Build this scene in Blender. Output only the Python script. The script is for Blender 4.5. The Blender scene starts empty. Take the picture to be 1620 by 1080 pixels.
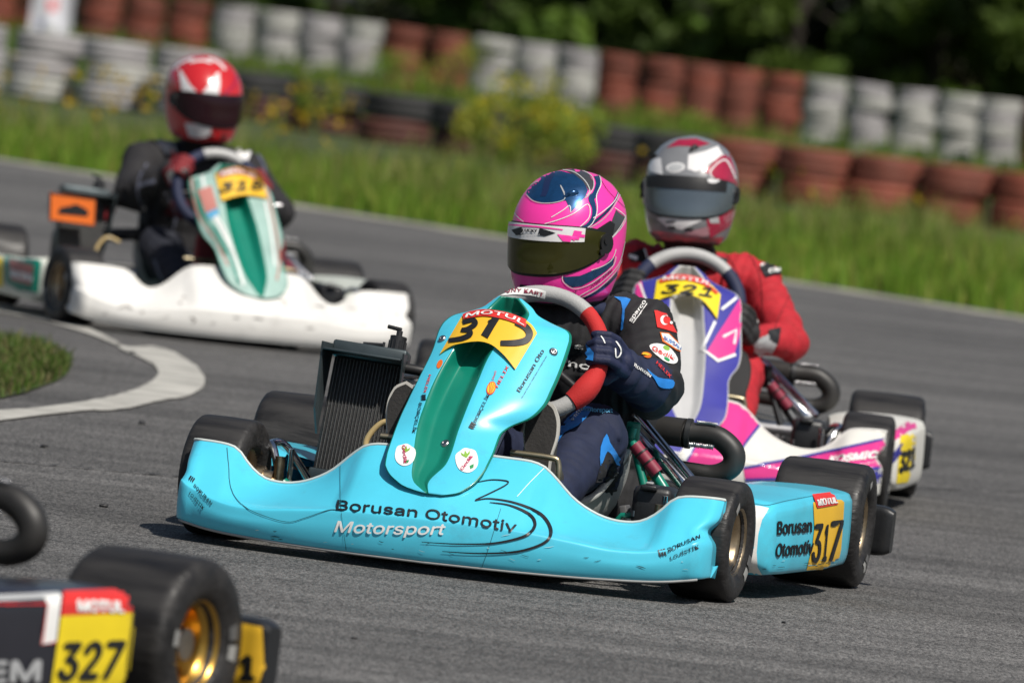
import bpy, bmesh, math, random, os
import numpy as np
from mathutils import Vector, Matrix, noise
from mathutils.bvhtree import BVHTree
from mathutils.geometry import tessellate_polygon
random.seed(7); rng = np.random.default_rng(7)
S = bpy.context.scene; C = S.collection
PI = math.pi; R = math.radians

# ------------------------------------------------------------------ camera
CAM_H, PITCH, ROLL, FPX = 1.15, 0.035739, 0.116239, 14000.0
cf = Vector((0, math.cos(PITCH), -math.sin(PITCH))); r0 = Vector((1, 0, 0)); u0 = r0.cross(cf)
cr = math.cos(ROLL)*r0 + math.sin(ROLL)*u0
cu = -math.sin(ROLL)*r0 + math.cos(ROLL)*u0
CAM = Vector((0, 0, CAM_H))
cd = bpy.data.cameras.new('camera'); co = bpy.data.objects.new('camera', cd); C.objects.link(co)
co.matrix_world = Matrix(((cr.x, cu.x, -cf.x, 0), (cr.y, cu.y, -cf.y, 0), (cr.z, cu.z, -cf.z, CAM_H), (0, 0, 0, 1)))
cd.sensor_width = 36; cd.lens = FPX/1620*36; cd.clip_start = .5; cd.clip_end = 3000
cd.dof.use_dof = True; cd.dof.focus_distance = 18.45; cd.dof.aperture_fstop = 8.0
S.camera = co
# ------------------------------------------------------------------ world and sun
SUN_EL, SUN_AZ = R(54), R(34)      # azimuth: from behind the camera towards its right
sd = Vector((math.sin(SUN_AZ)*math.cos(SUN_EL), -math.cos(SUN_AZ)*math.cos(SUN_EL), math.sin(SUN_EL)))
w = bpy.data.worlds.new('World'); S.world = w; w.use_nodes = True
nt = w.node_tree; bg = nt.nodes['Background']; sk = nt.nodes.new('ShaderNodeTexSky'); sk.sky_type = 'NISHITA'
sk.sun_disc = False; sk.sun_elevation = SUN_EL; sk.sun_rotation = math.atan2(sd.x, sd.y); sk.dust_density = 2.0
nt.links.new(sk.outputs[0], bg.inputs[0]); bg.inputs[1].default_value = .06
sl = bpy.data.lights.new('sun', 'SUN'); sl.energy = 4.6; sl.angle = R(.7); sl.color = (1, .95, .87)
so = bpy.data.objects.new('sun', sl); C.objects.link(so); so.rotation_euler = (-sd).to_track_quat('-Z', 'Y').to_euler()
S.view_settings.view_transform = 'Standard'; S.view_settings.look = 'None'; S.view_settings.exposure = 0.0; S.view_settings.gamma = 1
S.render.engine = 'CYCLES'; S.cycles.use_denoising = True; S.cycles.max_bounces = 6; S.cycles.use_adaptive_sampling = True
S.cycles.sample_clamp_indirect = 6

# ------------------------------------------------------------------ pixel helpers (photo 1620 x 1080)
def ray(px, py): return (cf + cr*((px-810)/FPX) - cu*((py-540)/FPX))
def ground(px, py, z=0.0):
    d = ray(px, py); return CAM + d*((z-CAM_H)/d.z)
def at_depth(px, py, Y):
    d = ray(px, py); return CAM + d*(Y/d.y)
def pose_matrix(q):
    return Matrix.Translation((q[0], q[1], 0)) @ Matrix.Rotation(-PI/2-q[2], 4, 'Z')
def local(px, py, x, M):           # where a pixel's ray meets the plane at distance x ahead of a kart's front axle
    Mi = M.inverted(); o = Mi @ CAM; d = (Mi.to_3x3() @ ray(px, py)); return o + d*((x-o.x)/d.x)

# ------------------------------------------------------------------ materials
MATS = {}
def M(name, col, rough=.5, metal=0., coat=0., var=.08, vscale=14., bump=0., bscale=120., spec=.5, attr=None, dirt=0., aniso=None, rvar=0., sheen=0.):
    if name in MATS: return MATS[name]
    m = bpy.data.materials.new(name); m.use_nodes = True; n = m.node_tree.nodes; L = m.node_tree.links
    b = n['Principled BSDF']; tc = n.new('ShaderNodeTexCoord')
    src = tc.outputs['Object']
    if aniso:
        mp = n.new('ShaderNodeMapping'); mp.inputs['Scale'].default_value = aniso; L.new(src, mp.inputs[0]); src = mp.outputs[0]
    nz = n.new('ShaderNodeTexNoise'); nz.inputs['Scale'].default_value = vscale; nz.inputs['Detail'].default_value = 5; L.new(src, nz.inputs['Vector'])
    mx = n.new('ShaderNodeMix'); mx.data_type = 'RGBA'; mx.blend_type = 'MULTIPLY'; mx.inputs[0].default_value = 1
    rp = n.new('ShaderNodeMapRange'); rp.inputs['From Min'].default_value = .3; rp.inputs['From Max'].default_value = .7
    rp.inputs['To Min'].default_value = 1-var; rp.inputs['To Max'].default_value = 1+var
    L.new(nz.outputs['Fac'], rp.inputs[0])
    if attr:
        at = n.new('ShaderNodeAttribute'); at.attribute_name = attr; L.new(at.outputs['Color'], mx.inputs[6])
    else: mx.inputs[6].default_value = (*col, 1)
    L.new(rp.outputs[0], mx.inputs[7])
    out = mx.outputs[2]
    if dirt:
        n2 = n.new('ShaderNodeTexNoise'); n2.inputs['Scale'].default_value = 9; n2.inputs['Detail'].default_value = 9; n2.inputs['Roughness'].default_value = .75
        L.new(tc.outputs['Object'], n2.inputs['Vector'])
        r2 = n.new('ShaderNodeMapRange'); r2.inputs['From Min'].default_value = .56; r2.inputs['From Max'].default_value = .74; r2.inputs['To Max'].default_value = dirt
        L.new(n2.outputs['Fac'], r2.inputs[0])
        m2 = n.new('ShaderNodeMix'); m2.data_type = 'RGBA'; m2.inputs[7].default_value = (.1, .09, .08, 1); L.new(r2.outputs[0], m2.inputs[0]); L.new(out, m2.inputs[6]); out = m2.outputs[2]
    L.new(out, b.inputs['Base Color'])
    b.inputs['Roughness'].default_value = rough; b.inputs['Metallic'].default_value = metal
    b.inputs['Coat Weight'].default_value = coat; b.inputs['Coat Roughness'].default_value = .08; b.inputs['Specular IOR Level'].default_value = spec
    if sheen: b.inputs['Sheen Weight'].default_value = sheen
    if rvar:
        r3 = n.new('ShaderNodeMapRange'); r3.inputs['From Min'].default_value = .3; r3.inputs['From Max'].default_value = .7
        r3.inputs['To Min'].default_value = max(0, rough-rvar); r3.inputs['To Max'].default_value = min(1, rough+rvar); L.new(nz.outputs['Fac'], r3.inputs[0]); L.new(r3.outputs[0], b.inputs['Roughness'])
    if bump:
        n4 = n.new('ShaderNodeTexNoise'); n4.inputs['Scale'].default_value = bscale; n4.inputs['Detail'].default_value = 4; L.new(src, n4.inputs['Vector'])
        bp = n.new('ShaderNodeBump'); bp.inputs['Strength'].default_value = bump; bp.inputs['Distance'].default_value = .004; L.new(n4.outputs['Fac'], bp.inputs['Height']); L.new(bp.outputs[0], b.inputs['Normal'])
    MATS[name] = m; return m

TURQ = M('turquoise_vinyl', (.080, .58, .78), .32, coat=.4, var=.07, vscale=7, dirt=.22, bump=.05, bscale=9)
GREEN = M('green_plastic', (.004, .19, .13), .35, coat=.2, var=.06, dirt=.1)
WHITEP = M('white_plastic', (.74, .73, .70), .42, var=.05, vscale=6, dirt=.3)
CREAM = M('cream_plastic', (.70, .69, .64), .4, var=.06, dirt=.2)
YEL = M('yellow_vinyl', (.84, .50, .035), .4, var=.04); YEL2 = M('lemon_vinyl', (.86, .66, .02), .4, var=.04)
ORANGE = M('orange_vinyl', (.83, .17, .02), .45, var=.05)
BLK = M('black_print', (.012, .013, .015), .45, var=.1); WHT = M('white_print', (.82, .82, .80), .5, var=.04)
REDP = M('red_print', (.68, .035, .03), .45, var=.05); SILV = M('silver_print', (.42, .43, .44), .45, var=.06)
BLUEP = M('bright_blue_print', (.02, .21, .62), .5, var=.06); CYANP = M('pale_blue_print', (.10, .38, .62), .5, var=.06)
LIME = M('leaf_green_print', (.22, .42, .05), .5); PINKP = M('magenta_vinyl', (.72, .045, .26), .35, coat=.3, var=.05)
PURP = M('violet_blue_vinyl', (.045, .045, .30), .4, coat=.1, var=.06); MINT = M('mint_print', (.20, .42, .36), .5); CORAL = M('coral_print', (.5, .2, .17), .5)
BPLA = M('black_plastic', (.017, .018, .02), .42, var=.15, bump=.15, bscale=90)
RUB = M('slick_rubber', (.021, .020, .020), .55, var=.45, vscale=30, bump=.7, bscale=85, aniso=(1, .16, 1), rvar=.2, spec=.4)
RUBS = M('tyre_sidewall', (.020, .020, .021), .5, var=.2, vscale=30, bump=.1, spec=.4)
BRONZE = M('bronze_magnesium', (.42, .33, .22), .34, metal=1, var=.15, vscale=40, rvar=.1); GOLD = M('gold_anodised', (.60, .36, .08), .3, metal=1, var=.1)
CHROME = M('chrome', (.75, .76, .78), .12, metal=1, var=.05); STEEL = M('steel', (.45, .45, .46), .3, metal=1, var=.12, vscale=40)
DKMET = M('dark_metal', (.05, .052, .055), .45, metal=.7, var=.2); ALU = M('grey_aluminium', (.06, .078, .085), .42, metal=.45, var=.2, vscale=20)
EXH = M('black_exhaust', (.022, .021, .02), .5, var=.3, bump=.1, bscale=40); CORE = M('radiator_core', (.02, .02, .021), .55, var=.5, vscale=300, bump=.6, bscale=500)
FIN = M('radiator_fin', (.17, .17, .165), .45, metal=.5, var=.35, vscale=160); HOSE = M('black_hose', (.015, .015, .016), .5, var=.15)
SILGRIP = M('silver_leather', (.40, .40, .395), .42, var=.08, bump=.2, bscale=260); REDGRIP = M('red_suede', (.50, .018, .018), .8, var=.15, bump=.25, bscale=320)
NAVYGRIP = M('navy_suede', (.012, .018, .055), .7, var=.15); SEATM = M('seat_fibreglass', (.40, .41, .39), .4, var=.08)
SHOE = M('boot_suede', (.035, .034, .034), .85, var=.2, bump=.3, bscale=200); SOLEW = M('boot_welt', (.55, .53, .49), .7, var=.15); REDSHOE = M('red_boot', (.22, .015, .02), .7)
VIS = M('smoked_visor', (.055, .055, .012), .07, metal=.55, coat=.4, var=.35, vscale=6, spec=.6); VISB = M('blue_grey_visor', (.11, .14, .165), .12, metal=.35, coat=.8, var=.2, vscale=6); VISR = M('dark_red_visor', (.016, .004, .007), .12, coat=.15, var=.2, spec=.3)
PINKH = M('pink_helmet_paint', (.95, .045, .38), .3, coat=.45, var=.03); BLUEH = M('metallic_blue_paint', (.012, .075, .20), .25, metal=.55, coat=.9, var=.15, vscale=60)
NAVYH = M('navy_paint', (.012, .022, .075), .25, coat=.8); GREYH = M('grey_helmet_paint', (.20, .205, .215), .28, coat=.7, var=.1); REDH = M('red_helmet_paint', (.55, .018, .022), .22, coat=.9, var=.06); CRIM = M('crimson_helmet_paint', (.36, .015, .05), .25, coat=.8, var=.15, vscale=40)
WHH = M('white_helmet_paint', (.74, .73, .73), .25, coat=.8, var=.05); BLKRUB = M('black_trim', (.012, .012, .013), .5)
SUIT = M('race_suit', (.1, .1, .1), .82, var=.14, vscale=40, bump=.25, bscale=60, attr='cloth', sheen=.0)
GLOVEN = M('navy_glove', (.008, .013, .048), .7, var=.2, bump=.3, bscale=240); GLOVEB = M('black_glove', (.02, .02, .021), .7, var=.2, bump=.3, bscale=240); GLOVER = M('red_glove', (.2, .015, .02), .7, var=.2)
LOGOG = M('logo_green_print', (.02, .28, .09), .5); PUMP = M('amber_hose', (.48, .36, .17), .3, coat=.4)

# ------------------------------------------------------------------ mesh accumulator
class MB:
    def __init__(s): s.v = []; s.f = []; s.m = []; s.sm = []
    def add(s, verts, faces, mi=0, smooth=True):
        o = len(s.v); s.v += [tuple(v) for v in verts]; s.f += [tuple(i+o for i in f) for f in faces]; s.m += [mi]*len(faces); s.sm += [smooth]*len(faces); return s
    def tube(s, pts, r, n=10, k=0, closed=False, mi=0, caps=True):
        P = [Vector(p) for p in pts]
        if k: P = spline(P, k, closed)
        N = len(P); rr = r if hasattr(r, '__len__') else [r]*N
        if len(rr) != N: rr = list(np.interp(np.linspace(0, 1, N), np.linspace(0, 1, len(rr)), rr))
        up = None; vs = []
        for i, p in enumerate(P):
            a = P[(i-1) % N] if (closed or i > 0) else p; b = P[(i+1) % N] if (closed or i < N-1) else p
            t = (b-a).normalized()
            if up is None: up = t.orthogonal().normalized()
            up = (up - t*up.dot(t)).normalized(); sd_ = t.cross(up)
            for j in range(n):
                an = 2*PI*j/n; vs.append(p + (up*math.cos(an)+sd_*math.sin(an))*rr[i])
        fs = []
        for i in range(N if closed else N-1):
            for j in range(n):
                a = i*n+j; b = i*n+(j+1) % n; c = ((i+1) % N)*n+(j+1) % n; d = ((i+1) % N)*n+j; fs.append((a, b, c, d))
        s.add(vs, fs, mi)
        if caps and not closed: s.add(vs[:n], [tuple(range(n))[::-1]], mi, False); s.add(vs[-n:], [tuple(range(n))], mi, False)
        return s
    def box(s, c, size, bev=.0, rot=None, mi=0, seg=2):
        bm = bmesh.new(); bmesh.ops.create_cube(bm, size=1)
        for v in bm.verts: v.co = Vector((v.co.x*size[0], v.co.y*size[1], v.co.z*size[2]))
        if bev: bmesh.ops.bevel(bm, geom=list(bm.edges), offset=bev, segments=seg, affect='EDGES', profile=.5)
        Rm = rot if rot is not None else Matrix.Identity(3); c = Vector(c)
        bm.verts.index_update()
        vs = [Rm @ v.co + c for v in bm.verts]; fs = [[v.index for v in f.verts] for f in bm.faces]; bm.free(); return s.add(vs, fs, mi, bev > 0)
    def lathe(s, prof, n=32, T=None, mi=0):      # profile of (radius, y) turned round the Y axis
        T = T or Matrix.Identity(4); vs = []; k = len(prof)
        for j in range(n):
            a = 2*PI*j/n
            for (r, y) in prof: vs.append(T @ Vector((r*math.sin(a), y, r*math.cos(a))))
        fs = [(j*k+i, j*k+i+1, ((j+1) % n)*k+i+1, ((j+1) % n)*k+i) for j in range(n) for i in range(k-1)]
        return s.add(vs, fs, mi)
    def grid(s, G, mi=0, flip=False, smooth=True):
        a, b = len(G), len(G[0]); vs = [p for row in G for p in row]
        fs = [(i*b+j, i*b+j+1, (i+1)*b+j+1, (i+1)*b+j) for i in range(a-1) for j in range(b-1)]
        if flip: fs = [f[::-1] for f in fs]
        return s.add(vs, fs, mi, smooth)
    def mesh(s, name, mats):
        me = bpy.data.meshes.new(name); me.from_pydata(s.v, [], s.f)
        for m in (mats if isinstance(mats, (list, tuple)) else [mats]): me.materials.append(m)
        me.polygons.foreach_set('material_index', s.m); me.polygons.foreach_set('use_smooth', s.sm); me.update(); return me
    def build(s, name, mats, parent=None, loc=None):
        return link(name, s.mesh(name, mats), parent, loc)
def link(name, me, parent=None, loc=None):
    o = bpy.data.objects.new(name, me); C.objects.link(o); o.parent = parent
    if loc is not None: o.location = loc
    return o
def spline(P, k, closed=False):
    P = [Vector(p) for p in P]; N = len(P); out = []
    for i in range(N if closed else N-1):
        g = lambda j: P[j % N] if closed else P[max(0, min(N-1, j))]
        a, b, c, d = g(i-1), g(i), g(i+1), g(i+2)
        for q in range(k):
            t = q/k; out.append(.5*((2*b)+(c-a)*t+(2*a-5*b+4*c-d)*t*t+(3*b-a-3*c+d)*t**3))
    if not closed: out.append(P[-1].copy())
    return out
def tag(o, label, cat, group=None, kind=None):
    if label: o['label'] = label
    if cat: o['category'] = cat
    if group: o['group'] = group
    if kind: o['kind'] = kind
    return o
def empty(name, Mx=None, parent=None):
    o = bpy.data.objects.new(name, None); C.objects.link(o); o.empty_display_size = .1
    if Mx is not None: o.matrix_world = Mx
    o.parent = parent; return o
def copy_tree(o, parent=None):
    c = o.copy(); C.objects.link(c); c.parent = parent
    for ch in [x for x in KIDS(o)]: copy_tree(ch, c)
    return c
def KIDS(o): return [x for x in bpy.data.objects if x.parent == o]
def smooth_table(y, tab):
    xs = [a for a, b in tab]; ys = [b for a, b in tab]
    # monotone-ish cubic through the table
    d = np.gradient(ys, xs); y = min(max(y, xs[0]), xs[-1]); i = min(int(np.searchsorted(xs, y, 'right'))-1, len(xs)-2); i = max(i, 0)
    h = xs[i+1]-xs[i]; t = (y-xs[i])/h
    m0, m1 = d[i], d[i+1]; sl_ = (ys[i+1]-ys[i])/h
    if abs(sl_) < 1e-9: m0 = m1 = 0
    else:
        m0 = max(0, min(m0/sl_, 3))*sl_; m1 = max(0, min(m1/sl_, 3))*sl_
    return (2*t**3-3*t*t+1)*ys[i]+(t**3-2*t*t+t)*h*m0+(-2*t**3+3*t*t)*ys[i+1]+(t**3-t*t)*h*m1

# ------------------------------------------------------------------ things printed or stuck on surfaces
FONT = None
try:
    fp = os.path.join(bpy.utils.system_resource('DATAFILES'), 'fonts', 'Inter.woff2')
    FONT = bpy.data.fonts.load(fp)
except Exception: FONT = None
TEXTC = {}
def text_mesh(body, bold=.0, shear=0., space=1.):
    key = (body, bold, shear, space)
    if key in TEXTC: return TEXTC[key]
    c = bpy.data.curves.new('t', 'FONT'); c.body = body; c.offset = bold; c.shear = shear; c.space_character = space; c.resolution_u = 3
    if FONT: c.font = FONT
    o = bpy.data.objects.new('t', c); C.objects.link(o); bpy.context.view_layer.update()
    me = bpy.data.meshes.new_from_object(o.evaluated_get(bpy.context.evaluated_depsgraph_get()))
    bm = bmesh.new(); bm.from_mesh(me); bmesh.ops.remove_doubles(bm, verts=bm.verts, dist=1e-5); bmesh.ops.triangulate(bm, faces=bm.faces)
    bm.verts.index_update()
    vs = [(v.co.x, v.co.y) for v in bm.verts]; fs = [[v.index for v in f.verts] for f in bm.faces]; bm.free()
    bpy.data.objects.remove(o); bpy.data.curves.remove(c); bpy.data.meshes.remove(me)
    xs = [a for a, b in vs]; x0, x1 = min(xs), max(xs); cap = .727 if FONT else .70
    TEXTC[key] = ([((a-x0)/(x1-x0), b/cap) for a, b in vs], fs); return TEXTC[key]
def refine(v2, fs, maxlen):
    bm = bmesh.new(); V = [bm.verts.new((a, b, 0)) for a, b in v2]
    for f in fs:
        try: bm.faces.new([V[i] for i in f])
        except ValueError: pass
    for _ in range(5):
        E_ = [e for e in bm.edges if e.calc_length() > maxlen]
        if not E_: break
        bmesh.ops.subdivide_edges(bm, edges=E_, cuts=1); bmesh.ops.triangulate(bm, faces=bm.faces)
    bm.verts.index_update(); vs = [(v.co.x, v.co.y) for v in bm.verts]; ff = [[v.index for v in f.verts] for f in bm.faces]; bm.free(); return vs, ff
BV = {}
def bvh(o):
    if o.name not in BV:
        me = o.data; BV[o.name] = BVHTree.FromPolygons([v.co.copy() for v in me.vertices], [tuple(p.vertices) for p in me.polygons])
    return BV[o.name]
def wmat(o):
    m = Matrix.LocRotScale(o.location, o.rotation_euler, o.scale)
    return wmat(o.parent) @ m if o.parent else m
def largest(fs):
    par = {}
    def find(a):
        while par.setdefault(a, a) != a: par[a] = par[par[a]]; a = par[a]
        return a
    for f in fs:
        for i in f[1:]: par[find(i)] = find(f[0])
    from collections import Counter
    c = Counter(find(f[0]) for f in fs).most_common(1)[0][0]; return [f for f in fs if find(f[0]) == c]
def stick(target, v2, fs, mat, name, off=.0016, maxlen=7., parent=None, jump=.05, layers=1, one=False):
    """lay a flat shape, given in photo pixels, on the surface that the pixels' rays meet"""
    if layers > 1:
        n0, m0 = len(v2)//layers, len(fs)//layers; V, F_, H = [], [], []
        for i in range(layers):
            a, b = refine(v2[i*n0:(i+1)*n0], [[j-i*n0 for j in t] for t in fs[i*m0:(i+1)*m0]], maxlen); F_ += [[j+len(V) for j in t] for t in b]; H += [i*.00022]*len(a); V += a
        v2, fs = V, F_
    else: v2, fs = refine(v2, fs, maxlen); H = [0.]*len(v2)
    tr = bvh(target); W = wmat(target); Wi = W.inverted(); o = Wi @ CAM; W3 = Wi.to_3x3()
    P = []
    for (a, b), hh in zip(v2, H):
        d = (W3 @ ray(a, b)).normalized(); h, n, i, t = tr.ray_cast(o, d)
        if h is None: P.append(None); continue
        if n.dot(d) > 0: n = -n
        P.append(h + n*(off+hh))
    keep = [f for f in fs if all(P[i] is not None for i in f) and max((P[f[0]]-P[f[1]]).length, (P[f[1]]-P[f[2]]).length, (P[f[2]]-P[f[0]]).length) < jump]
    if not keep: print('decal missed', name, target.name); return None
    if one: keep = largest(keep)
    used = sorted({i for f in keep for i in f}); ix = {i: k for k, i in enumerate(used)}
    vs = [P[i] for i in used]; ff = [tuple(ix[i] for i in f) for f in keep]
    ff = [f if (vs[f[1]]-vs[f[0]]).cross(vs[f[2]]-vs[f[0]]).dot(vs[f[0]]-o) < 0 else f[::-1] for f in ff]
    mb = MB(); mb.add(vs, ff); return mb.build(name, mat, parent or target)
def text(target, body, p0, p1, up, mat, bold=.0, shear=0., bend=0., name='lettering', off=.002, space=1., maxlen=8.):
    v, f = text_mesh(body, 0., shear, space); dx, dy = p1[0]-p0[0], p1[1]-p0[1]; L = math.hypot(dx, dy); nx, ny = dy/L, -dx/L
    q = [(p0[0]+x*dx+up[0]*y+nx*bend*4*x*(1-x), p0[1]+x*dy+up[1]*y+ny*bend*4*x*(1-x)) for x, y in v]
    if bold:      # heavier strokes: the same outline laid again a hair to each side
        cap = math.hypot(*up); k = bold*1.35*cap; ux, uy = dx/L*k, dy/L*k; vx, vy = up[0]/cap*k*.8, up[1]/cap*k*.8; n0 = len(q); V = []; F_ = []; hl = []
        for i, (a, b) in enumerate(((0, 0), (ux, uy), (-ux, -uy), (vx, vy), (-vx, -vy)) if cap > 14 else ((0, 0), (ux, uy), (-ux, -uy))):
            V += [(x+a, y+b) for x, y in q]; F_ += [[j+i*n0 for j in t] for t in f]; hl += [i*.00022]*n0
        return stick(target, V, F_, mat, name, off, maxlen, layers=len(V)//n0)
    return stick(target, q, f, mat, name, off, maxlen)
def poly(target, pts, mat, name='stripe', off=.0012, smooth=0, maxlen=8., jump=.05):
    if smooth: pts = [(p.x, p.y) for p in spline([Vector((a, b, 0)) for a, b in pts], smooth, True)]
    tris = tessellate_polygon([[Vector((a, b, 0)) for a, b in pts]]); return stick(target, pts, [tuple(t) for t in tris], mat, name, off, maxlen, jump=jump, one=True)
def stroke(target, pts, wd, mat, name='stripe', off=.0016, smooth=6, maxlen=8., jump=.05):
    P = [Vector((a, b, 0)) for a, b in pts]
    if smooth: P = spline(P, smooth)
    N = len(P); W_ = wd if hasattr(wd, '__len__') else [wd, wd]
    W_ = np.interp(np.linspace(0, 1, N), np.linspace(0, 1, len(W_)), W_); v = []; f = []
    for i, p in enumerate(P):
        t = (P[min(i+1, N-1)]-P[max(i-1, 0)]).normalized(); n = Vector((-t.y, t.x, 0))*W_[i]/2; v += [(p.x+n.x, p.y+n.y), (p.x-n.x, p.y-n.y)]
        if i: f += [(2*i-2, 2*i-1, 2*i+1), (2*i-2, 2*i+1, 2*i)]
    return stick(target, v, f, mat, name, off, maxlen, jump=jump, one=True)
def ellipse(cx, cy, a, b, rot=0, n=22):
    c, s = math.cos(R(rot)), math.sin(R(rot)); return [(cx+a*math.cos(t)*c-b*math.sin(t)*s, cy+a*math.cos(t)*s+b*math.sin(t)*c) for t in [2*PI*i/n for i in range(n)]]

# ================================================================== THE SETTING
def flat_poly(name, pts, z, mat, kind='structure', thick=0.):
    P = [Vector((p.x, p.y, 0)) for p in pts]; tris = tessellate_polygon([P])
    mb = MB(); mb.add([(p.x, p.y, z) for p in P], [tuple(t) for t in tris], 0, False); o = mb.build(name, mat)
    bm = bmesh.new(); bm.from_mesh(o.data); bmesh.ops.recalc_face_normals(bm, faces=bm.faces)
    for f in bm.faces:
        if f.normal.z < 0: f.normal_flip()
    bm.to_mesh(o.data); bm.free()
    if kind: o['kind'] = kind
    return o
def asphalt_material(name, base, warm=0.):
    m = bpy.data.materials.new(name); m.use_nodes = True; n = m.node_tree.nodes; L = m.node_tree.links; b = n['Principled BSDF']
    tc = n.new('ShaderNodeTexCoord')
    def N(scale, det, mp=None, rough=.6):
        x = n.new('ShaderNodeTexNoise'); x.inputs['Scale'].default_value = scale; x.inputs['Detail'].default_value = det; x.inputs['Roughness'].default_value = rough
        if mp:
            q = n.new('ShaderNodeMapping'); q.inputs['Rotation'].default_value = (0, 0, mp[3]); q.inputs['Scale'].default_value = mp[:3]; L.new(tc.outputs['Object'], q.inputs[0]); L.new(q.outputs[0], x.inputs[0])
        else: L.new(tc.outputs['Object'], x.inputs[0])
        return x.outputs['Fac']
    def ramp(s, a, b_, lo, hi):
        r = n.new('ShaderNodeMapRange'); r.inputs['From Min'].default_value = a; r.inputs['From Max'].default_value = b_; r.inputs['To Min'].default_value = lo; r.inputs['To Max'].default_value = hi; L.new(s, r.inputs[0]); return r.outputs[0]
    def mul(a, b_):
        x = n.new('ShaderNodeMath'); x.operation = 'MULTIPLY'; L.new(a, x.inputs[0]); L.new(b_, x.inputs[1]); return x.outputs[0]
    vo = n.new('ShaderNodeTexVoronoi'); vo.inputs['Scale'].default_value = 225; vm = n.new('ShaderNodeMapping'); vm.inputs['Scale'].default_value = (1, .17, 1); L.new(tc.outputs['Object'], vm.inputs[0]); L.new(vm.outputs[0], vo.inputs['Vector'])   # aggregate polished along the driving line
    sep = n.new('ShaderNodeSeparateColor'); L.new(vo.outputs['Color'], sep.inputs[0])
    grain = ramp(sep.outputs[0], 0, 1, .52, 1.48)                       # each aggregate stone its own grey
    g2 = ramp(N(230, 2, (1, .2, 1, 0)), .3, .7, .72, 1.28)
    broad = ramp(N(.45, 6), .3, .7, .74, 1.20); mid = ramp(N(5, 5), .3, .7, .9, 1.1)
    rubber = ramp(N(1.0, 5, (.11, 2.6, 1, R(-9))), .40, .62, 1.10, .70)     # rubber laid along the racing line
    rub2 = ramp(N(1.0, 3, (.05, 9., 1, R(-12))), .48, .68, 1.04, .74)
    f = mul(mul(mul(grain, g2), mul(broad, mid)), mul(rubber, rub2))
    mx = n.new('ShaderNodeMix'); mx.data_type = 'RGBA'; mx.blend_type = 'MULTIPLY'; mx.inputs[0].default_value = 1; mx.inputs[6].default_value = (*base, 1); L.new(f, mx.inputs[7]); L.new(mx.outputs[2], b.inputs['Base Color'])
    b.inputs['Roughness'].default_value = .82; b.inputs['Specular IOR Level'].default_value = .35
    bp = n.new('ShaderNodeBump'); bp.inputs['Strength'].default_value = .55; bp.inputs['Distance'].default_value = .004
    L.new(vo.outputs['Distance'], bp.inputs['Height']); bp.invert = True; L.new(bp.outputs[0], b.inputs['Normal']); return m
ASPH = asphalt_material('worn_asphalt', (.112, .109, .106))
GSOIL = M('grassy_soil', (.045, .062, .016), .95, var=.45, vscale=2.2, bump=.6, bscale=8)
PAINT = M('worn_white_road_paint', (.42, .41, .375), .85, var=.28, vscale=6, bump=.4, bscale=90, dirt=.85)
EDGEP = M('faded_edge_line', (.34, .33, .27), .85, var=.3, vscale=3, dirt=.5)
SEAM = M('road_seam_tar', (.03, .03, .03), .8, var=.4, vscale=20)

E0, E1 = ground(0, 250), ground(1620, 500); ed = (E1-E0).normalized(); en = Vector((-ed.y, ed.x, 0))
if en.y < 0: en = -en
mb = MB(); mb.add([(-900, -60, -.03), (900, -60, -.03), (900, 1500, -.03), (-900, 1500, -.03)], [(0, 1, 2, 3)]); g = mb.build('grass_ground', GSOIL); g['kind'] = 'structure'
A0, A1 = E0-ed*70, E1+ed*70
flat_poly('asphalt_track', [A0, A1, Vector((A1.x, -30, 0)), Vector((A0.x, -30, 0))], 0, ASPH)
# far edge line, with ragged sides
rnd = random.Random(3)
def strip(name, pts, widths, z, mat, jit=.0, kind='structure'):
    P = [Vector((p.x, p.y, 0)) for p in pts]; vs = []; fs = []
    for i, p in enumerate(P):
        t = (P[min(i+1, len(P)-1)]-P[max(i-1, 0)]).normalized(); nn = Vector((-t.y, t.x, 0)); wd = widths[i] if hasattr(widths, '__len__') else widths
        a = p+nn*(wd/2+rnd.uniform(-jit, jit)); b = p-nn*(wd/2+rnd.uniform(-jit, jit)); vs += [(a.x, a.y, z), (b.x, b.y, z)]
        if i: fs.append((2*i-2, 2*i, 2*i+1, 2*i-1))
    mb = MB(); mb.add(vs, fs, 0, False); o = mb.build(name, mat)
    bm = bmesh.new(); bm.from_mesh(o.data)
    for f in bm.faces:
        if f.normal.z < 0: f.normal_flip()
    bm.to_mesh(o.data); bm.free(); o['kind'] = kind; return o
strip('edge_line', [E0 - en*.35 + ed*(i*.22-3) for i in range(80)], .30, .004, EDGEP, .05)
# the corner's white line, both runs
outer = [(-160, 684), (0, 667), (130, 652), (190, 649), (255, 636), (305, 625), (324, 606), (314, 585), (284, 564), (246, 550), (204, 551), (184, 545)]
inner = [(190, 553), (228, 570), (249, 585), (243, 603), (219, 615), (190, 625), (139, 636), (59, 647), (0, 651), (-160, 668)]
op = [(p.x, p.y) for p in spline([Vector((a, b, 0)) for a, b in outer], 5)]; ip = [(p.x, p.y) for p in spline([Vector((a, b, 0)) for a, b in inner], 5)]
flat_poly('corner_line', [ground(a+rnd.uniform(-1.2, 1.2), b+rnd.uniform(-.9, .9)) for a, b in op+ip], .005, PAINT)
flat_poly('approach_line', [ground(a, b) for a, b in [(-160, 446), (0, 481), (56, 496), (118, 511), (150, 525), (186, 543), (188, 549), (150, 533), (130, 526), (74, 510), (0, 495), (-160, 460)]], .005, PAINT)
strip('road_seam', [ground(x, 721+(x+100)*.0865+rnd.uniform(-1, 1)) for x in range(-160, 330, 14)], [rnd.uniform(.012, .034) for _ in range(35)], .004, SEAM, .006)
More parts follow.
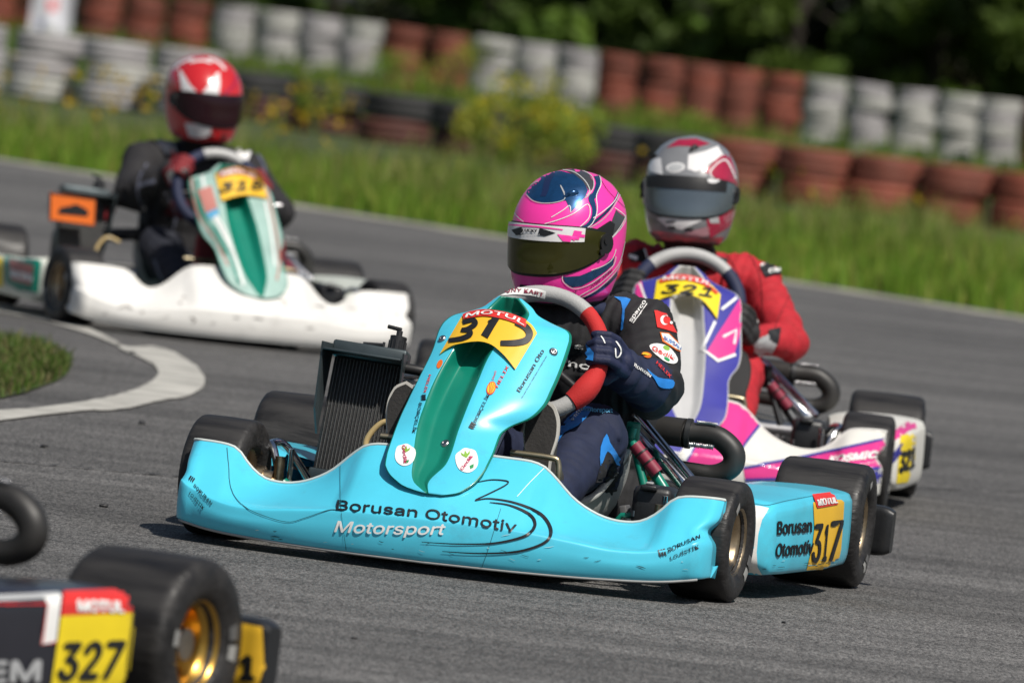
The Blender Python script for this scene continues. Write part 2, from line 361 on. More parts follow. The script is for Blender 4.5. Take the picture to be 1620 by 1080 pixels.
strip('road_seam', [ground(x, 771+(x-1370)*.03+rnd.uniform(-.5, .5)) for x in range(1400, 1700, 14)], [rnd.uniform(.006, .016) for _ in range(22)], .004, SEAM, .004)
inf = [(p.x, p.y) for p in spline([Vector((a, b, 0)) for a, b in [(-420, 520), (-160, 528), (0, 540), (60, 549), (102, 571), (112, 588), (75, 610), (0, 632), (-160, 650), (-420, 668)]], 5)]
INFIELD = [ground(a+rnd.uniform(-2, 2), b+rnd.uniform(-1, 1)) for a, b in inf]
flat_poly('infield_soil', INFIELD, .006, GSOIL)

# ---------------------------------------------------------------- grass: blades nobody could count
def leaf_material(name, rough=.6, trans=.35):
    m = bpy.data.materials.new(name); m.use_nodes = True; n = m.node_tree.nodes; L = m.node_tree.links; b = n['Principled BSDF']
    at = n.new('ShaderNodeAttribute'); at.attribute_name = 'tint'; L.new(at.outputs['Color'], b.inputs['Base Color']); b.inputs['Roughness'].default_value = rough; b.inputs['Specular IOR Level'].default_value = .25
    tr = n.new('ShaderNodeBsdfTranslucent'); L.new(at.outputs['Color'], tr.inputs[0]); mx = n.new('ShaderNodeMixShader'); mx.inputs[0].default_value = trans
    L.new(b.outputs[0], mx.inputs[1]); L.new(tr.outputs[0], mx.inputs[2]); L.new(mx.outputs[0], n['Material Output'].inputs[0]); return m
LEAF = leaf_material('leaves')
def np_mesh(name, verts, faces, tint, mat):
    me = bpy.data.meshes.new(name); nv, nf = len(verts), len(faces); k = faces.shape[1]
    me.vertices.add(nv); me.vertices.foreach_set('co', verts.astype(np.float32).ravel()); me.loops.add(nf*k); me.loops.foreach_set('vertex_index', faces.astype(np.int32).ravel())
    me.polygons.add(nf); me.polygons.foreach_set('loop_start', np.arange(0, nf*k, k, dtype=np.int32)); me.polygons.foreach_set('loop_total', np.full(nf, k, np.int32))
    a = me.attributes.new('tint', 'FLOAT_COLOR', 'POINT'); c4 = np.ones((nv, 4), np.float32); c4[:, :3] = tint; a.data.foreach_set('color', c4.ravel())
    me.materials.append(mat); me.update(); me.validate(); return me
def blades(name, xy, h, wd, cols, lean=.35, z0=0.):
    n = len(xy); a = rng.uniform(0, 2*PI, n); la = rng.uniform(0, 2*PI, n); h = h*rng.uniform(.55, 1.25, n); ln = lean*h*rng.uniform(.1, 1., n)
    dx, dy = np.cos(a)*wd/2, np.sin(a)*wd/2; lx, ly = np.cos(la)*ln, np.sin(la)*ln; z = np.zeros(n)
    V = np.stack([np.stack([xy[:, 0]-dx, xy[:, 1]-dy, z+z0], 1), np.stack([xy[:, 0]+dx, xy[:, 1]+dy, z+z0], 1),
                  np.stack([xy[:, 0]+dx*.7+lx*.35, xy[:, 1]+dy*.7+ly*.35, h*.6+z0], 1), np.stack([xy[:, 0]-dx*.7+lx*.35, xy[:, 1]-dy*.7+ly*.35, h*.6+z0], 1),
                  np.stack([xy[:, 0]+lx, xy[:, 1]+ly, h+z0], 1), np.stack([xy[:, 0]+lx*1.001+dx*.05, xy[:, 1]+ly+dy*.05, h+z0], 1)], 1).reshape(-1, 3)
    b = (np.arange(n)*6)[:, None]; Fc = np.concatenate([b+np.array([0, 1, 2, 3]), b+np.array([3, 2, 5, 4])])
    ci = rng.integers(0, len(cols), n); col = np.array(cols)[ci]*rng.uniform(.7, 1.3, (n, 1)); tint = np.repeat(col, 6, 0)
    return np_mesh(name, V, Fc, tint, LEAF)
def clumpy(n, x0, x1, y0, y1, sc=1.2, thr=-.15):
    out = []
    while len(out) < n:
        x, y = rng.uniform(x0, x1), rng.uniform(y0, y1)
        if noise.noise(Vector((x*sc, y*sc*.6, 3))) > thr+rng.uniform(-.35, .35): out.append((x, y))
    return np.array(out)
GC = [(.155, .27, .024), (.115, .22, .018), (.20, .29, .035), (.28, .30, .06), (.13, .25, .020)]
pts = []
for (d0, d1, n) in ((.05, 3, 15000), (3, 8, 16000), (8, 16, 11000), (16, 34, 8000)):
    s = rng.uniform(-1, 1, n); d = rng.uniform(d0, d1, n); mid = (E0+E1)/2
    base = np.array([[mid.x, mid.y]])+np.stack([s*(11+d*.05)*ed.x+d*en.x, s*(11+d*.05)*ed.y+d*en.y], 1); pts.append(base)
vp = np.concatenate(pts)
vh = np.interp(((vp-np.array([E0.x, E0.y])) @ np.array([en.x, en.y])), (0, 3, 9, 16, 20), (.16, .19, .15, .09, .10))
tag(link('verge_grass', blades('verge_grass', vp, vh, .013, GC, .5, -.03)), 'uncut grass on the verge between the track and the tyre wall', 'grass', kind='stuff')
seed = clumpy(1500, -7, 7, 50, 62, 1.0, .05)
sp = np.repeat(seed, 5, 0)+rng.normal(0, .07, (len(seed)*5, 2)); sp = sp[((sp-np.array([E0.x, E0.y])) @ np.array([en.x, en.y])) > 1.2]
tag(link('tall_grass', blades('tall_grass', sp, .30, .014, [(.20, .25, .055), (.28, .27, .09), (.14, .22, .03)], .55, -.03)), 'tall seeding grass in front of the low tyre barrier', 'grass', kind='stuff')
bp_ = np.stack([rng.uniform(-20, 18, 24000), rng.uniform(80, 150, 24000)], 1)
tag(link('meadow_grass', blades('meadow_grass', bp_, .30, .035, [tuple(np.array(c)*.72) for c in GC], .5, -.03)), 'meadow grass between the low tyre barrier and the tall stacks', 'grass', kind='stuff')
def inside(p, P):
    c = False; j = len(P)-1
    for i in range(len(P)):
        if (P[i].y > p[1]) != (P[j].y > p[1]) and p[0] < (P[j].x-P[i].x)*(p[1]-P[i].y)/(P[j].y-P[i].y)+P[i].x: c = not c
        j = i
    return c
ip_ = []
while len(ip_) < 9000:
    q = (rng.uniform(-2.6, -1.0), rng.uniform(22, 29))
    if inside(q, INFIELD): ip_.append(q)
tag(link('infield_grass', blades('infield_grass', np.array(ip_), .042, .007, [(.085, .155, .022), (.065, .12, .016), (.14, .16, .045), (.16, .14, .06)], .7, .004)), 'short green grass inside the white corner line', 'grass', kind='stuff')
# yellow flower heads scattered through the verge (each a small cross of petals)
def flowers(name, xy, zlo, zhi, size, col):
    V = []; Fc = []; T = []
    for (x, y) in xy:
        z = rng.uniform(zlo, zhi); s = size*rng.uniform(.6, 1.3)
        for k in range(3):
            a = rng.uniform(0, PI); t = rng.uniform(-.6, .6); d = np.array([math.cos(a), math.sin(a), t])*s; e = np.array([-math.sin(a)*.3, math.cos(a)*.3, .9])*s; c = np.array([x, y, z])
            b = len(V); V += [c-d, c-e, c+d, c+e]; Fc.append((b, b+1, b+2, b+3)); T += [np.array(col)*rng.uniform(.7, 1.1)]*4
    return np_mesh(name, np.array(V), np.array(Fc), np.array(T), LEAF)
fl = [(x, y) for x, y in clumpy(170, -6, -1.4, 60, 77, .8, .0)]+[(x, y) for x, y in clumpy(22, -2.5, 4, 58, 66, .9, .15)]
tag(link('yellow_flowers', flowers('yellow_flowers', fl, .10, .40, .028, (.60, .42, .02))), 'small yellow flowers scattered through the verge grass', 'flowers', kind='stuff')

# ---------------------------------------------------------------- tyre barriers
def car_tyre_mesh(name, Ro, wd, mat, seed_):
    q = random.Random(seed_); h = wd/2; n = 22
    half = [(Ro*.60, h*.55), (Ro*.63, h*.86), (Ro*.80, h*.985), (Ro*.93, h*.985), (Ro*.985, h*.88), (Ro, h*.70), (Ro, h*.46), (Ro*.985, h*.42), (Ro*.985, h*.32), (Ro*1.004, h*.27)]
    prof = half+[(r_, -y_) for r_, y_ in half[::-1]]
    mb = MB(); T = Matrix.Rotation(PI/2, 4, 'X'); mb.lathe(prof, n, T)
    mb.v = [(x*(1+.015*math.sin(3*math.atan2(y, x)+seed_)), y, z) for x, y, z in mb.v]
    return mb.mesh(name, mat)
def tyre_paint(name, col, var, dirt):
    return M(name, col, .75, var=var, vscale=4, bump=.6, bscale=22, dirt=dirt)
TW = [tyre_paint('white_painted_tyre', (.40, .395, .37), .22, .8), tyre_paint('grey_white_painted_tyre', (.33, .315, .32), .25, .85)]
TR = [tyre_paint('red_painted_tyre', (.21, .052, .030), .28, .6), tyre_paint('faded_red_painted_tyre', (.17, .048, .030), .3, .7)]
TD = [tyre_paint('dull_dark_red_tyre', (.075, .024, .018), .35, .6)]
TB = [tyre_paint('black_tyre', (.022, .022, .023), .3, .3)]
TMESH = {}
def stack(px, Y, tops, Ro, wd, cols, label, group, n):
    base = at_depth(px, 0, Y); x = base.x
    z0 = at_depth(px, 300, Y); x = z0.x
    e = empty('tyre_stack', Matrix.Translation((x, Y, -.03)) @ Matrix.Rotation(random.uniform(0, 6), 4, 'Z'))
    tag(e, label, 'tyre stack', group)
    for k in range(n):
        mats = cols[k] if isinstance(cols, list) and isinstance(cols[0], list) else cols
        mt = random.choice(mats); key = (mt.name, Ro, wd, random.randrange(3))
        if key not in TMESH: TMESH[key] = car_tyre_mesh('tyre', Ro, wd, mt, key[3]*1.7)
        o = link('tyre', TMESH[key], e, (random.uniform(-.03, .03), random.uniform(-.03, .03), wd*(k+.5)*.985)); o.rotation_euler = (random.uniform(-.03, .03), random.uniform(-.03, .03), random.uniform(0, 6)); o.scale = (random.uniform(.94, 1.03)-.035*max(0, n-4)/2*(1-k/n),)*2+(random.uniform(.97, 1.02),)
for px, Y in ((-300, 82.5), (-184, 81.5), (-68, 80.5), (48, 79.5), (163, 79), (278, 78.5)):
    stack(px, Y, 0, .315, .205, TW, 'low stack of three white-painted tyres in the barrier beside the black tyres', 'white tyre stacks of the low barrier', 3)
for px, Y in ((392, 82), (505, 79.5), (618, 77.5), (735, 75.5), (850, 73.8), (965, 72.2), (1055, 71)):
    stack(px, Y, 0, .335, .225, [TD, TB], 'low stack with a black tyre on top of a dark red one', 'black-topped tyre stacks of the low barrier', 2)
for px, Y in ((1168, 71), (1283, 70.6), (1400, 70.4), (1515, 70.2), (1630, 70), (1745, 70)):
    stack(px, Y, 0, .30, .235, TR, 'low stack of two red-painted tyres above the grass verge', 'red tyre stacks of the low barrier', 2)
BACK = [(-320, 'w'), (-250, 'w'), (-180, 'r'), (-110, 'r'), (-40, 'r'), (28, 'r'), (128, 'r'), (198, 'r'), (268, 'r'), (342, 'w'), (412, 'w'), (479, 'w'), (546, 'w'), (612, 'r'), (686, 'r'), (758, 'w'), (824, 'w'), (890, 'w'), (957, 'r'), (1027, 'r'), (1092, 'r'), (1152, 'r'), (1218, 'r'), (1290, 'w'), (1360, 'w'), (1433, 'w'), (1503, 'w'), (1572, 'w'), (1640, 'r'), (1708, 'r')]
for px, c in BACK:
    Y = float(np.interp(px, (-40, 345, 890, 1290, 1700), (150, 140, 121, 113, 108))); Ro = 33/14000*Y
    stack(px, Y, 0, Ro, .157, TW if c == 'w' else TR, 'tall stack of white-painted tyres in the barrier under the trees' if c == 'w' else 'tall stack of red-painted tyres in the barrier under the trees', 'white tall tyre stacks' if c == 'w' else 'red tall tyre stacks', 6)
# the banner hanging on the tall stacks
bx = at_depth(82, 20, 138.5); mb = MB(); G_ = []
for i in range(13):
    row = []
    for j in range(9):
        row.append((bx.x-.33+j/8*.66, bx.y+.05*math.sin(j*1.1+i*.3), -.02+1.45*i/12+.03*math.sin(j*.9)))
    G_.append(row)
mb.grid(G_); mb.grid([[(x, y+.02, z) for x, y, z in r_] for r_ in G_], flip=True)
ban = mb.build('banner', M('white_banner', (.72, .72, .78), .8, var=.05)); tag(ban, 'white cloth banner with red print hung on the red tyre stacks', 'banner')
poly(ban, [(75, 0), (92, 0), (90, 16), (78, 20)], REDP, 'print', jump=1); poly(ban, [(56, 34), (66, 30), (70, 44), (60, 48)], M('blue_print', (.1, .15, .5), .6), 'print', jump=1)

# ---------------------------------------------------------------- trees and shrubs
BARK = M('bark', (.028, .022, .016), .9, var=.4, vscale=8, bump=.8, bscale=20)
def leaf_cloud(name, centers, radii, n, size, cols):
    V = np.zeros((n*4, 3)); T = np.zeros((n*4, 3)); cw = np.array([r[0]*r[1]*r[2] for r in radii])**.67; pk = rng.choice(len(centers), n, p=cw/cw.sum())
    ctr = np.array(centers)[pk]; rad = np.array(radii)[pk]; d = rng.normal(size=(n, 3)); d /= np.linalg.norm(d, axis=1)[:, None]; rr = rng.uniform(.25, 1.05, n)**.6
    P = ctr+d*rad*rr[:, None]; P[:, 2] = np.maximum(P[:, 2], .02)
    a = rng.normal(size=(n, 3)); a /= np.linalg.norm(a, axis=1)[:, None]; b = np.cross(a, rng.normal(size=(n, 3))); b /= np.linalg.norm(b, axis=1)[:, None]
    s = size*rng.uniform(.6, 1.4, (n, 1)); V[0::4] = P-a*s; V[1::4] = P-b*s*.5; V[2::4] = P+a*s; V[3::4] = P+b*s*.5
    cc = np.array(cols)[(pk*7+3) % len(cols)]*rng.uniform(.65, 1.35, (n, 1)); T[:] = np.repeat(cc, 4, 0)
    return np_mesh(name, V, np.arange(n*4).reshape(-1, 4), T, LEAF)
def tree(x, y, h, sp, label, cols, n=5200, low=.05, leaf=.16, name='broadleaf_tree'):
    e = empty(name, Matrix.Translation((x, y, -.03))); tag(e, label, 'tree', 'trees behind the tyre wall')
    mb = MB(); mb.tube([(0, 0, 0), (.1*sp*random.uniform(-.3, .3), 0, h*.3), (random.uniform(-.2, .2), 0, h*.85)], [.09, .07, .02], 8, 5)
    cen = []; rad = []
    for k in range(17):
        a = random.uniform(0, 2*PI); zz = h*random.uniform(low, .95); q = sp*(.35+.65*math.sin(min(1, zz/h+.25)*PI*.8))*random.uniform(.2, .85)
        c = (q*math.cos(a), q*math.sin(a), zz); cen.append(c); r_ = random.uniform(.45, .9)*sp*.42; rad.append((r_, r_, r_*.75))
        if k < 9: mb.tube([(0, 0, min(h*.7, zz*.6)), (c[0]*.5, c[1]*.5, zz*.85), c], [.06, .04, .012], 6, 3)
    mb.build('trunk', BARK, e); link('crown', leaf_cloud('crown', cen, rad, n, leaf, cols), e)
DK = [(.042, .075, .012), (.060, .10, .015), (.028, .050, .010), (.080, .125, .020)]; MD = [(.085, .155, .020), (.11, .185, .025), (.06, .11, .015)]; BR = [(.03, .035, .014), (.045, .045, .02), (.02, .026, .010)]  # leaf colours: dark green, mid green and brownish
TREES = [(120, 172, 7, 2.6, DK), (330, 168, 6.5, 2.3, MD), (520, 160, 6, 2.2, DK), (640, 166, 7, 2.4, BR), (770, 152, 5.5, 2.0, MD), (900, 160, 7, 2.5, DK), (1010, 148, 6, 2.0, DK), (1130, 155, 6.5, 2.3, MD), (1260, 144, 6, 2.1, DK), (1370, 150, 7, 2.4, BR), (1480, 139, 5.5, 2.0, DK), (1590, 146, 6.5, 2.4, MD), (1700, 138, 6, 2.2, DK), (1450, 160, 8, 2.8, DK), (700, 178, 8, 3.2, DK), (1060, 176, 8, 3.2, DK), (1250, 170, 8, 3.0, DK), (420, 182, 8, 3.2, DK), (1620, 166, 8, 3.0, DK), (860, 186, 8, 3.3, DK), (-100, 176, 7, 2.6, MD), (-330, 172, 7, 2.6, DK), (-560, 178, 8, 3.0, DK), (1860, 150, 7, 2.6, DK), (2050, 142, 7, 2.6, MD), (-60, 190, 8, 3.2, DK)]
for px, Y, h, sp, cols in TREES:
    p = at_depth(px, 120, Y); tree(p.x, Y, h, sp, {id(DK): 'dark green broadleaf tree behind the tyre wall', id(MD): 'mid green leafy tree behind the tyre wall', id(BR): 'brownish thin-leaved tree behind the tyre wall'}[id(cols)], cols)
# undergrowth between the trunks: one mass
cen = [(random.uniform(-24, 22), random.uniform(150, 190), random.uniform(.2, 1.2)) for _ in range(150)]; rad = [(random.uniform(.7, 1.4),)*2+(random.uniform(.5, 1.),) for _ in cen]
tag(link('undergrowth', leaf_cloud('undergrowth', cen, rad, 15000, .15, DK+BR+MD)), 'dark tangled undergrowth below the trees', 'undergrowth', kind='stuff')
def weed(px, py, Y, h, sp, n, label, cols, fcol=None, name='leafy_weed', fl_n=60):
    p = ground(px, py) if Y is None else at_depth(px, py, Y)
    e = empty(name, Matrix.Translation((p.x, p.y, -.03))); tag(e, label, 'plant', 'weeds by the tyre barrier')
    mb = MB(); cen = []; rad = []
    for k in range(9):
        a = random.uniform(0, 2*PI); q = sp*random.uniform(.1, 1); c = (q*math.cos(a), q*math.sin(a), h*random.uniform(.35, 1)); mb.tube([(0, 0, 0), (c[0]*.4, c[1]*.4, c[2]*.6), c], [.009, .007, .003], 5, 3); cen.append(c); rad.append((sp*.35, sp*.35, h*.2))
    mb.build('stem', M('green_stem', (.08, .12, .03), .7), e); link('foliage', leaf_cloud('foliage', cen, [(a*1.25, b*1.25, c*1.4) for a, b, c in rad], n, .026, cols), e)
    if fcol: link('blossom', leaf_cloud('blossom', [(c[0], c[1], c[2]+.06) for c in cen], [(sp*.3, sp*.3, h*.1)]*len(cen), fl_n, .022, [fcol]), e)
YG = [(.24, .29, .035), (.18, .25, .03), (.30, .31, .045)]
weed(862, 0, 66, .80, .46, 1000, 'tall yellow-green flowering weed in front of the black tyres', YG, (.62, .50, .03), 'flowering_weed', 300)
weed(800, 0, 67, .52, .28, 900, 'shorter yellow-green flowering weed beside the tall one', YG, (.62, .50, .03), 'flowering_weed', 160)
weed(925, 0, 68, .48, .30, 900, 'rounded yellow-green weed with few flowers by the black tyres', YG, (.45, .36, .02), 'flowering_weed', 90)
weed(720, 0, 112, .75, .5, 600, 'green weed growing up against the tall red tyres', YG, (.4, .34, .03), 'flowering_weed', 90)
weed(620, 0, 118, .55, .5, 600, 'dark green weed at the foot of the tall red tyres', GC)
weed(1100, 0, 100, .5, .5, 500, 'small green weed below the tall red tyres', GC)
weed(520, 0, 77, .42, .2, 350, 'thin flowering weed in front of the first black tyres', YG, (.5, .38, .02), 'flowering_weed', 60)

# ================================================================== KARTS
DF, DR, YF, YR = .254, .274, .525, .59
TAB = {  # front fairing, by distance from the kart's centre line
 'zt': [(0, .249), (.10, .248), (.165, .246), (.192, .238), (.22, .215), (.255, .182), (.30, .156), (.36, .142), (.405, .148), (.44, .172), (.462, .196), (.478, .206), (.555, .211), (.568, .209)],
 'xt': [(0, .205), (.17, .20), (.25, .185), (.36, .17), (.46, .165), (.552, .158), (.568, .135)],
 'zc': [(0, .115), (.18, .112), (.30, .100), (.38, .092), (.45, .096), (.51, .112), (.568, .135)],
 'xc': [(0, .382), (.12, .377), (.25, .358), (.38, .333), (.46, .312), (.52, .290), (.552, .274), (.563, .252), (.568, .215)],
 'zb': [(0, .026), (.35, .030), (.50, .040), (.568, .052)]}
ZT2 = [(0, .243), (.15, .242), (.19, .234), (.22, .212), (.25, .182), (.285, .158), (.315, .152), (.345, .166), (.372, .192), (.40, .206), (.55, .212), (.568, .208)]
def fairing_mesh(name, mats, zt=None):
    ys = list(np.concatenate([np.linspace(-.568, -.50, 9), np.linspace(-.49, .49, 67), np.linspace(.50, .568, 9)]))
    Gd = []; top = []
    for y in ys:
        a = abs(y); t = {k: smooth_table(a, zt if (zt and k == 'zt') else v) for k, v in TAB.items()}
        sgn = 1 if y > 0 else -1
        P = [(t['xc']-.09, t['zb']+.022), (t['xc']-.035, t['zb']+.004), (t['xc']-.014, t['zb']), (t['xc']-.004, t['zb']+.012), (t['xc']+.002, t['zb']*.5+t['zc']*.5), (t['xc']+.001, t['zc']-.016), (t['xc']-.0005, t['zc']-.004), (t['xc']-.0025, t['zc']), (t['xc']-.008, t['zc']+.0025)]
        X0, Z0 = P[-1]; blg = .016*max(0, 1-a/.22)
        for q in (.16, .36, .58, .80, .94): P.append((X0+(t['xt']-X0)*q+blg*math.sin(q*PI)*.8, Z0+(t['zt']-Z0)*(q**(1.0+.5*(a > .2 and a < .46))) + blg*math.sin(q*PI)))
        P += [(t['xt']+.003, t['zt']-.002), (t['xt'], t['zt']), (t['xt']-.009, t['zt']+.001), (t['xt']-.018, t['zt']-.001), (t['xt']-.022, t['zt']-.016), (t['xt']-.026, t['zt']-.045)]
        S3 = spline([Vector((x, 0, z)) for x, z in P], 3); row = []
        for p in S3:
            yy = y
            if a > .48: yy -= sgn*(.018 if sgn > 0 else .005)*math.exp(-((p.z-.146)/.016)**2)*min(1, (a-.48)/.07)
            row.append((p.x, yy, p.z + (y*.012)))
        Gd.append(row); top.append(Vector((t['xt']-.004, y, t['zt']+.002+y*.012)))
    mb = MB(); mb.grid(Gd, flip=True)
    inn = [[(x-.004, y, z) for x, y, z in r_] for r_ in Gd]; mb.grid(inn)
    for r_ in (Gd[0], Gd[-1]): mb.add(list(r_)+[(x-.12, y*.985, max(.05, z-.01)) for x, y, z in r_], [(i, i+1, len(r_)+i+1, len(r_)+i) for i in range(len(r_)-1)])
    return mb.mesh(name, mats), top, Gd
def tyre_parts(Ro, wd, rim):
    h = wd/2
    prof = [(.064, h*.72), (.070, h*.86), (.080, h*.95), (.096, h), (.108, h*.995), (Ro-.013, h*.97), (Ro-.006, h*.925), (Ro-.002, h*.86), (Ro-.0004, h*.76), (Ro, h*.45), (Ro+.0006, 0)]
    prof = prof+[(r, -y) for r, y in prof[-2::-1]]
    t = MB(); t.lathe(prof, 56)
    f = h*.80
    rp = [(.0, f*.30), (.022, f*.30), (.024, f*.20), (.040, f*.16), (.052, f*.12), (.0555, f*.3), (.057, f*.72), (.062, f*.84), (.0685, f*.88), (.0715, f*1.02), (.0725, f*1.06), (.0715, f*1.09), (.069, f*1.08), (.0665, f*.95)]
    rb = [(.0665, -f*.95), (.0725, -f*1.06), (.070, -f*1.06), (.062, -f*.85), (.056, -f*.7), (.054, f*.06), (.03, f*.10), (.0, f*.10)]
    r_ = MB(); r_.lathe(rp, 40); r_.lathe(rb[::-1], 40)
    for k in range(3):
        a = k*2*PI/3+.4; r_.tube([(.034*math.sin(a), f*.1, .034*math.cos(a)), (.034*math.sin(a), f*.36, .034*math.cos(a))], .0055, 6)
    r_.tube([(.0, f*.25, 0), (0, f*.62, 0)], [.0125, .0105], 10); r_.tube([(.05, f*.3, .01), (.047, f*.62, .012)], .003, 6)
    return t, r_
TP = {}
def wheel(kart, x, y, Ro, wd, rim, side, steer=0., spin=0., camber=0.):
    key = (Ro, wd, rim.name)
    if key not in TP:
        t, r_ = tyre_parts(Ro, wd, rim); TP[key] = (t.mesh('tyre', RUB), r_.mesh('rim', rim))
    e = empty('wheel', None, kart); e.location = (x, y, Ro+.0005); e.rotation_euler = (camber, spin, steer + (0 if side > 0 else PI))
    link('tyre', TP[key][0], e); link('rim', TP[key][1], e)
    for k, (a, sz) in enumerate(((2.2, .016), (2.55, .011), (5.3, .016))):       # pale paper labels on the sidewall
        mb = MB(); h = wd/2; rr = [.083, .090, .097, .1035]; G_ = [[((r1)*math.sin(a+q*.13), (h*.972 if r1 < .09 else h*1.0)+.0008, r1*math.cos(a+q*.13)) for q in (-1, -.33, .33, 1)] for r1 in rr]
        mb.grid(G_); mb.build('sidewall_label', M('grey_label', (.28, .28, .27), .6) if k != 1 else M('faint_label', (.10, .10, .10), .6), e)
    return e
def pod_mesh(name, mats, side):
    Gd = []
    for x in np.concatenate([np.linspace(-.172, -.20, 6), np.linspace(-.22, -.80, 22), np.linspace(-.82, -.868, 7)]):
        t = (-.172-x)/(.696); yo = np.interp(x, (-.87, -.80, -.6, -.3, -.2, -.172), (.665, .694, .690, .648, .622, .59)); yi = .43
        zt = np.interp(x, (-.868, -.82, -.5, -.22, -.172), (.205, .224, .228, .208, .180)); zb = np.interp(x, (-.868, -.8, -.22, -.172), (.075, .058, .050, .075))
        if side < 0: zt -= float(np.interp(x, (-.868, -.5, -.26, -.172), (.05, .05, .012, 0))); yi = .445
        P = [(yi, zb+.02), (yi+.05, zb+.003), (yo-.07, zb), (yo-.016, zb+.004), (yo-.003, zb+.02), (yo, zb+.06), (yo-.003, zt-.032), (yo-.008, zt-.014), (yo-.022, zt-.003), (yo-.09, zt+.002), (yi+.05, zt-.004), (yi, zt-.02)]
        Gd.append([(x, side*p.x, p.y) for p in spline([Vector((a, b, 0)) for a, b in P], 3)])
    mb = MB(); mb.grid(Gd, flip=side < 0)
    for r_, fl_ in ((Gd[0], side > 0), (Gd[-1], side < 0)):
        c = (np.mean([p[0] for p in r_])+(.006 if r_ is Gd[0] else -.006), np.mean([p[1] for p in r_]), np.mean([p[2] for p in r_])); mb.add(list(r_)+[c], [(i, i+1, len(r_)) if fl_ else (i+1, i, len(r_)) for i in range(len(r_)-1)])
    return mb.mesh(name, mats)
# nose panel, by height
ZL = [(.166, -.045), (.172, -.080), (.185, -.112), (.211, -.141), (.261, -.143), (.33, -.139), (.388, -.126), (.45, -.112), (.493, -.109), (.511, -.101), (.526, -.083), (.538, -.05), (.547, -.028), (.560, -.012), (.576, .008)]
ZR = [(.166, -.005), (.172, .020), (.185, .042), (.215, .066), (.253, .076), (.300, .079), (.316, .095), (.335, .128), (.36, .150), (.399, .162), (.465, .173), (.501, .175), (.522, .160), (.532, .125), (.542, .100), (.560, .080), (.576, .056)]
CL = [(.166, -.040), (.184, -.070), (.232, -.084), (.309, -.094), (.389, -.086), (.463, -.060), (.52, -.030), (.545, -.012), (.576, .012)]
CRt = [(.166, -.034), (.184, -.040), (.227, -.013), (.302, -.004), (.391, .010), (.459, .024), (.50, .044), (.52, .072), (.545, .080), (.576, .052)]
def nose_grid(channel=True, straight=False):
    rows = []; cols = []
    zs = np.concatenate([np.linspace(.166, .21, 14), np.linspace(.216, .50, 50), np.linspace(.504, .576, 24)])
    for z in zs:
        l, r_ = smooth_table(z, ZL), smooth_table(z, ZR); a, b = smooth_table(z, CL), smooth_table(z, CRt)
        if straight:
            sh = straight[0]+(straight[1]-straight[0])*(z-.17)/.40; hw = (r_-l)/2; cw = (b-a)/2*1.05; l, r_, a, b = sh-hw, sh+hw, sh-cw, sh+cw
        c = (l+r_)/2; hw = (r_-l)/2; xc = .346-(z-.166)*.945; dy = .2*(.10-(z-.166)*.27); l, r_, a, b = l+dy, r_+dy, a+dy, b+dy; c += dy
        us = np.concatenate([np.linspace(l, l+(a-l)*.08, 3), np.linspace(l+(a-l)*.16, a, 10), np.linspace(a, b, 23)[1:-1], np.linspace(b, b+(r_-b)*.84, 10), np.linspace(b+(r_-b)*.92, r_, 3)])
        row = []
        for k, y in enumerate(us):
            u = (y-c)/hw if hw > 1e-6 else 0
            x = xc-(.006+.052*min(1, max(0, (z-.235)/.10)))*abs(u)**2.2*min(1, hw/.09)
            if channel and a < y < b:
                m = (b-a)/2; s = min(y-a, b-y)/m; s = min(1, s*1.5); dep = float(np.interp(z, (.166, .20, .28, .40, .50, .545, .576), (.001, .012, .036, .062, .072, .050, .010))); x -= dep*(s*s*(3-2*s))
            row.append((x, y, z))
        rows.append(row)
    return rows, zs
def nose_mesh(name, mats, channel=True, straight=False):   # mats: panel, channel
    rows, zs = nose_grid(channel, straight); mb = MB(); nb = len(rows[0]); vs = [p for r_ in rows for p in r_]; f0, f1 = [], []
    for i in range(len(rows)-1):
        for j in range(nb-1):
            f = (i*nb+j, i*nb+j+1, (i+1)*nb+j+1, (i+1)*nb+j); (f1 if (12 <= j <= 33 or j in (0, nb-2)) else f0).append(f)
    mb.add(vs, f0, 0); o = len(mb.v); mb.f += f1; mb.m += [1]*len(f1); mb.sm += [True]*len(f1)
    if channel:        # give the sheet a thickness
        back = [(x-.005, y, z-.002) for x, y, z in vs]; mb.add(back, [f[::-1] for f in f0+f1], 1)
        n1 = len(vs)
        per = [j for j in range(nb)]+[i*nb+nb-1 for i in range(1, len(rows))]+[(len(rows)-1)*nb+j for j in range(nb-2, -1, -1)]+[i*nb for i in range(len(rows)-2, 0, -1)]
        mb.f += [(per[k], per[k-1], per[k-1]+n1, per[k]+n1) for k in range(len(per))]; mb.m += [1]*len(per); mb.sm += [True]*len(per)
    return mb.mesh(name, mats)
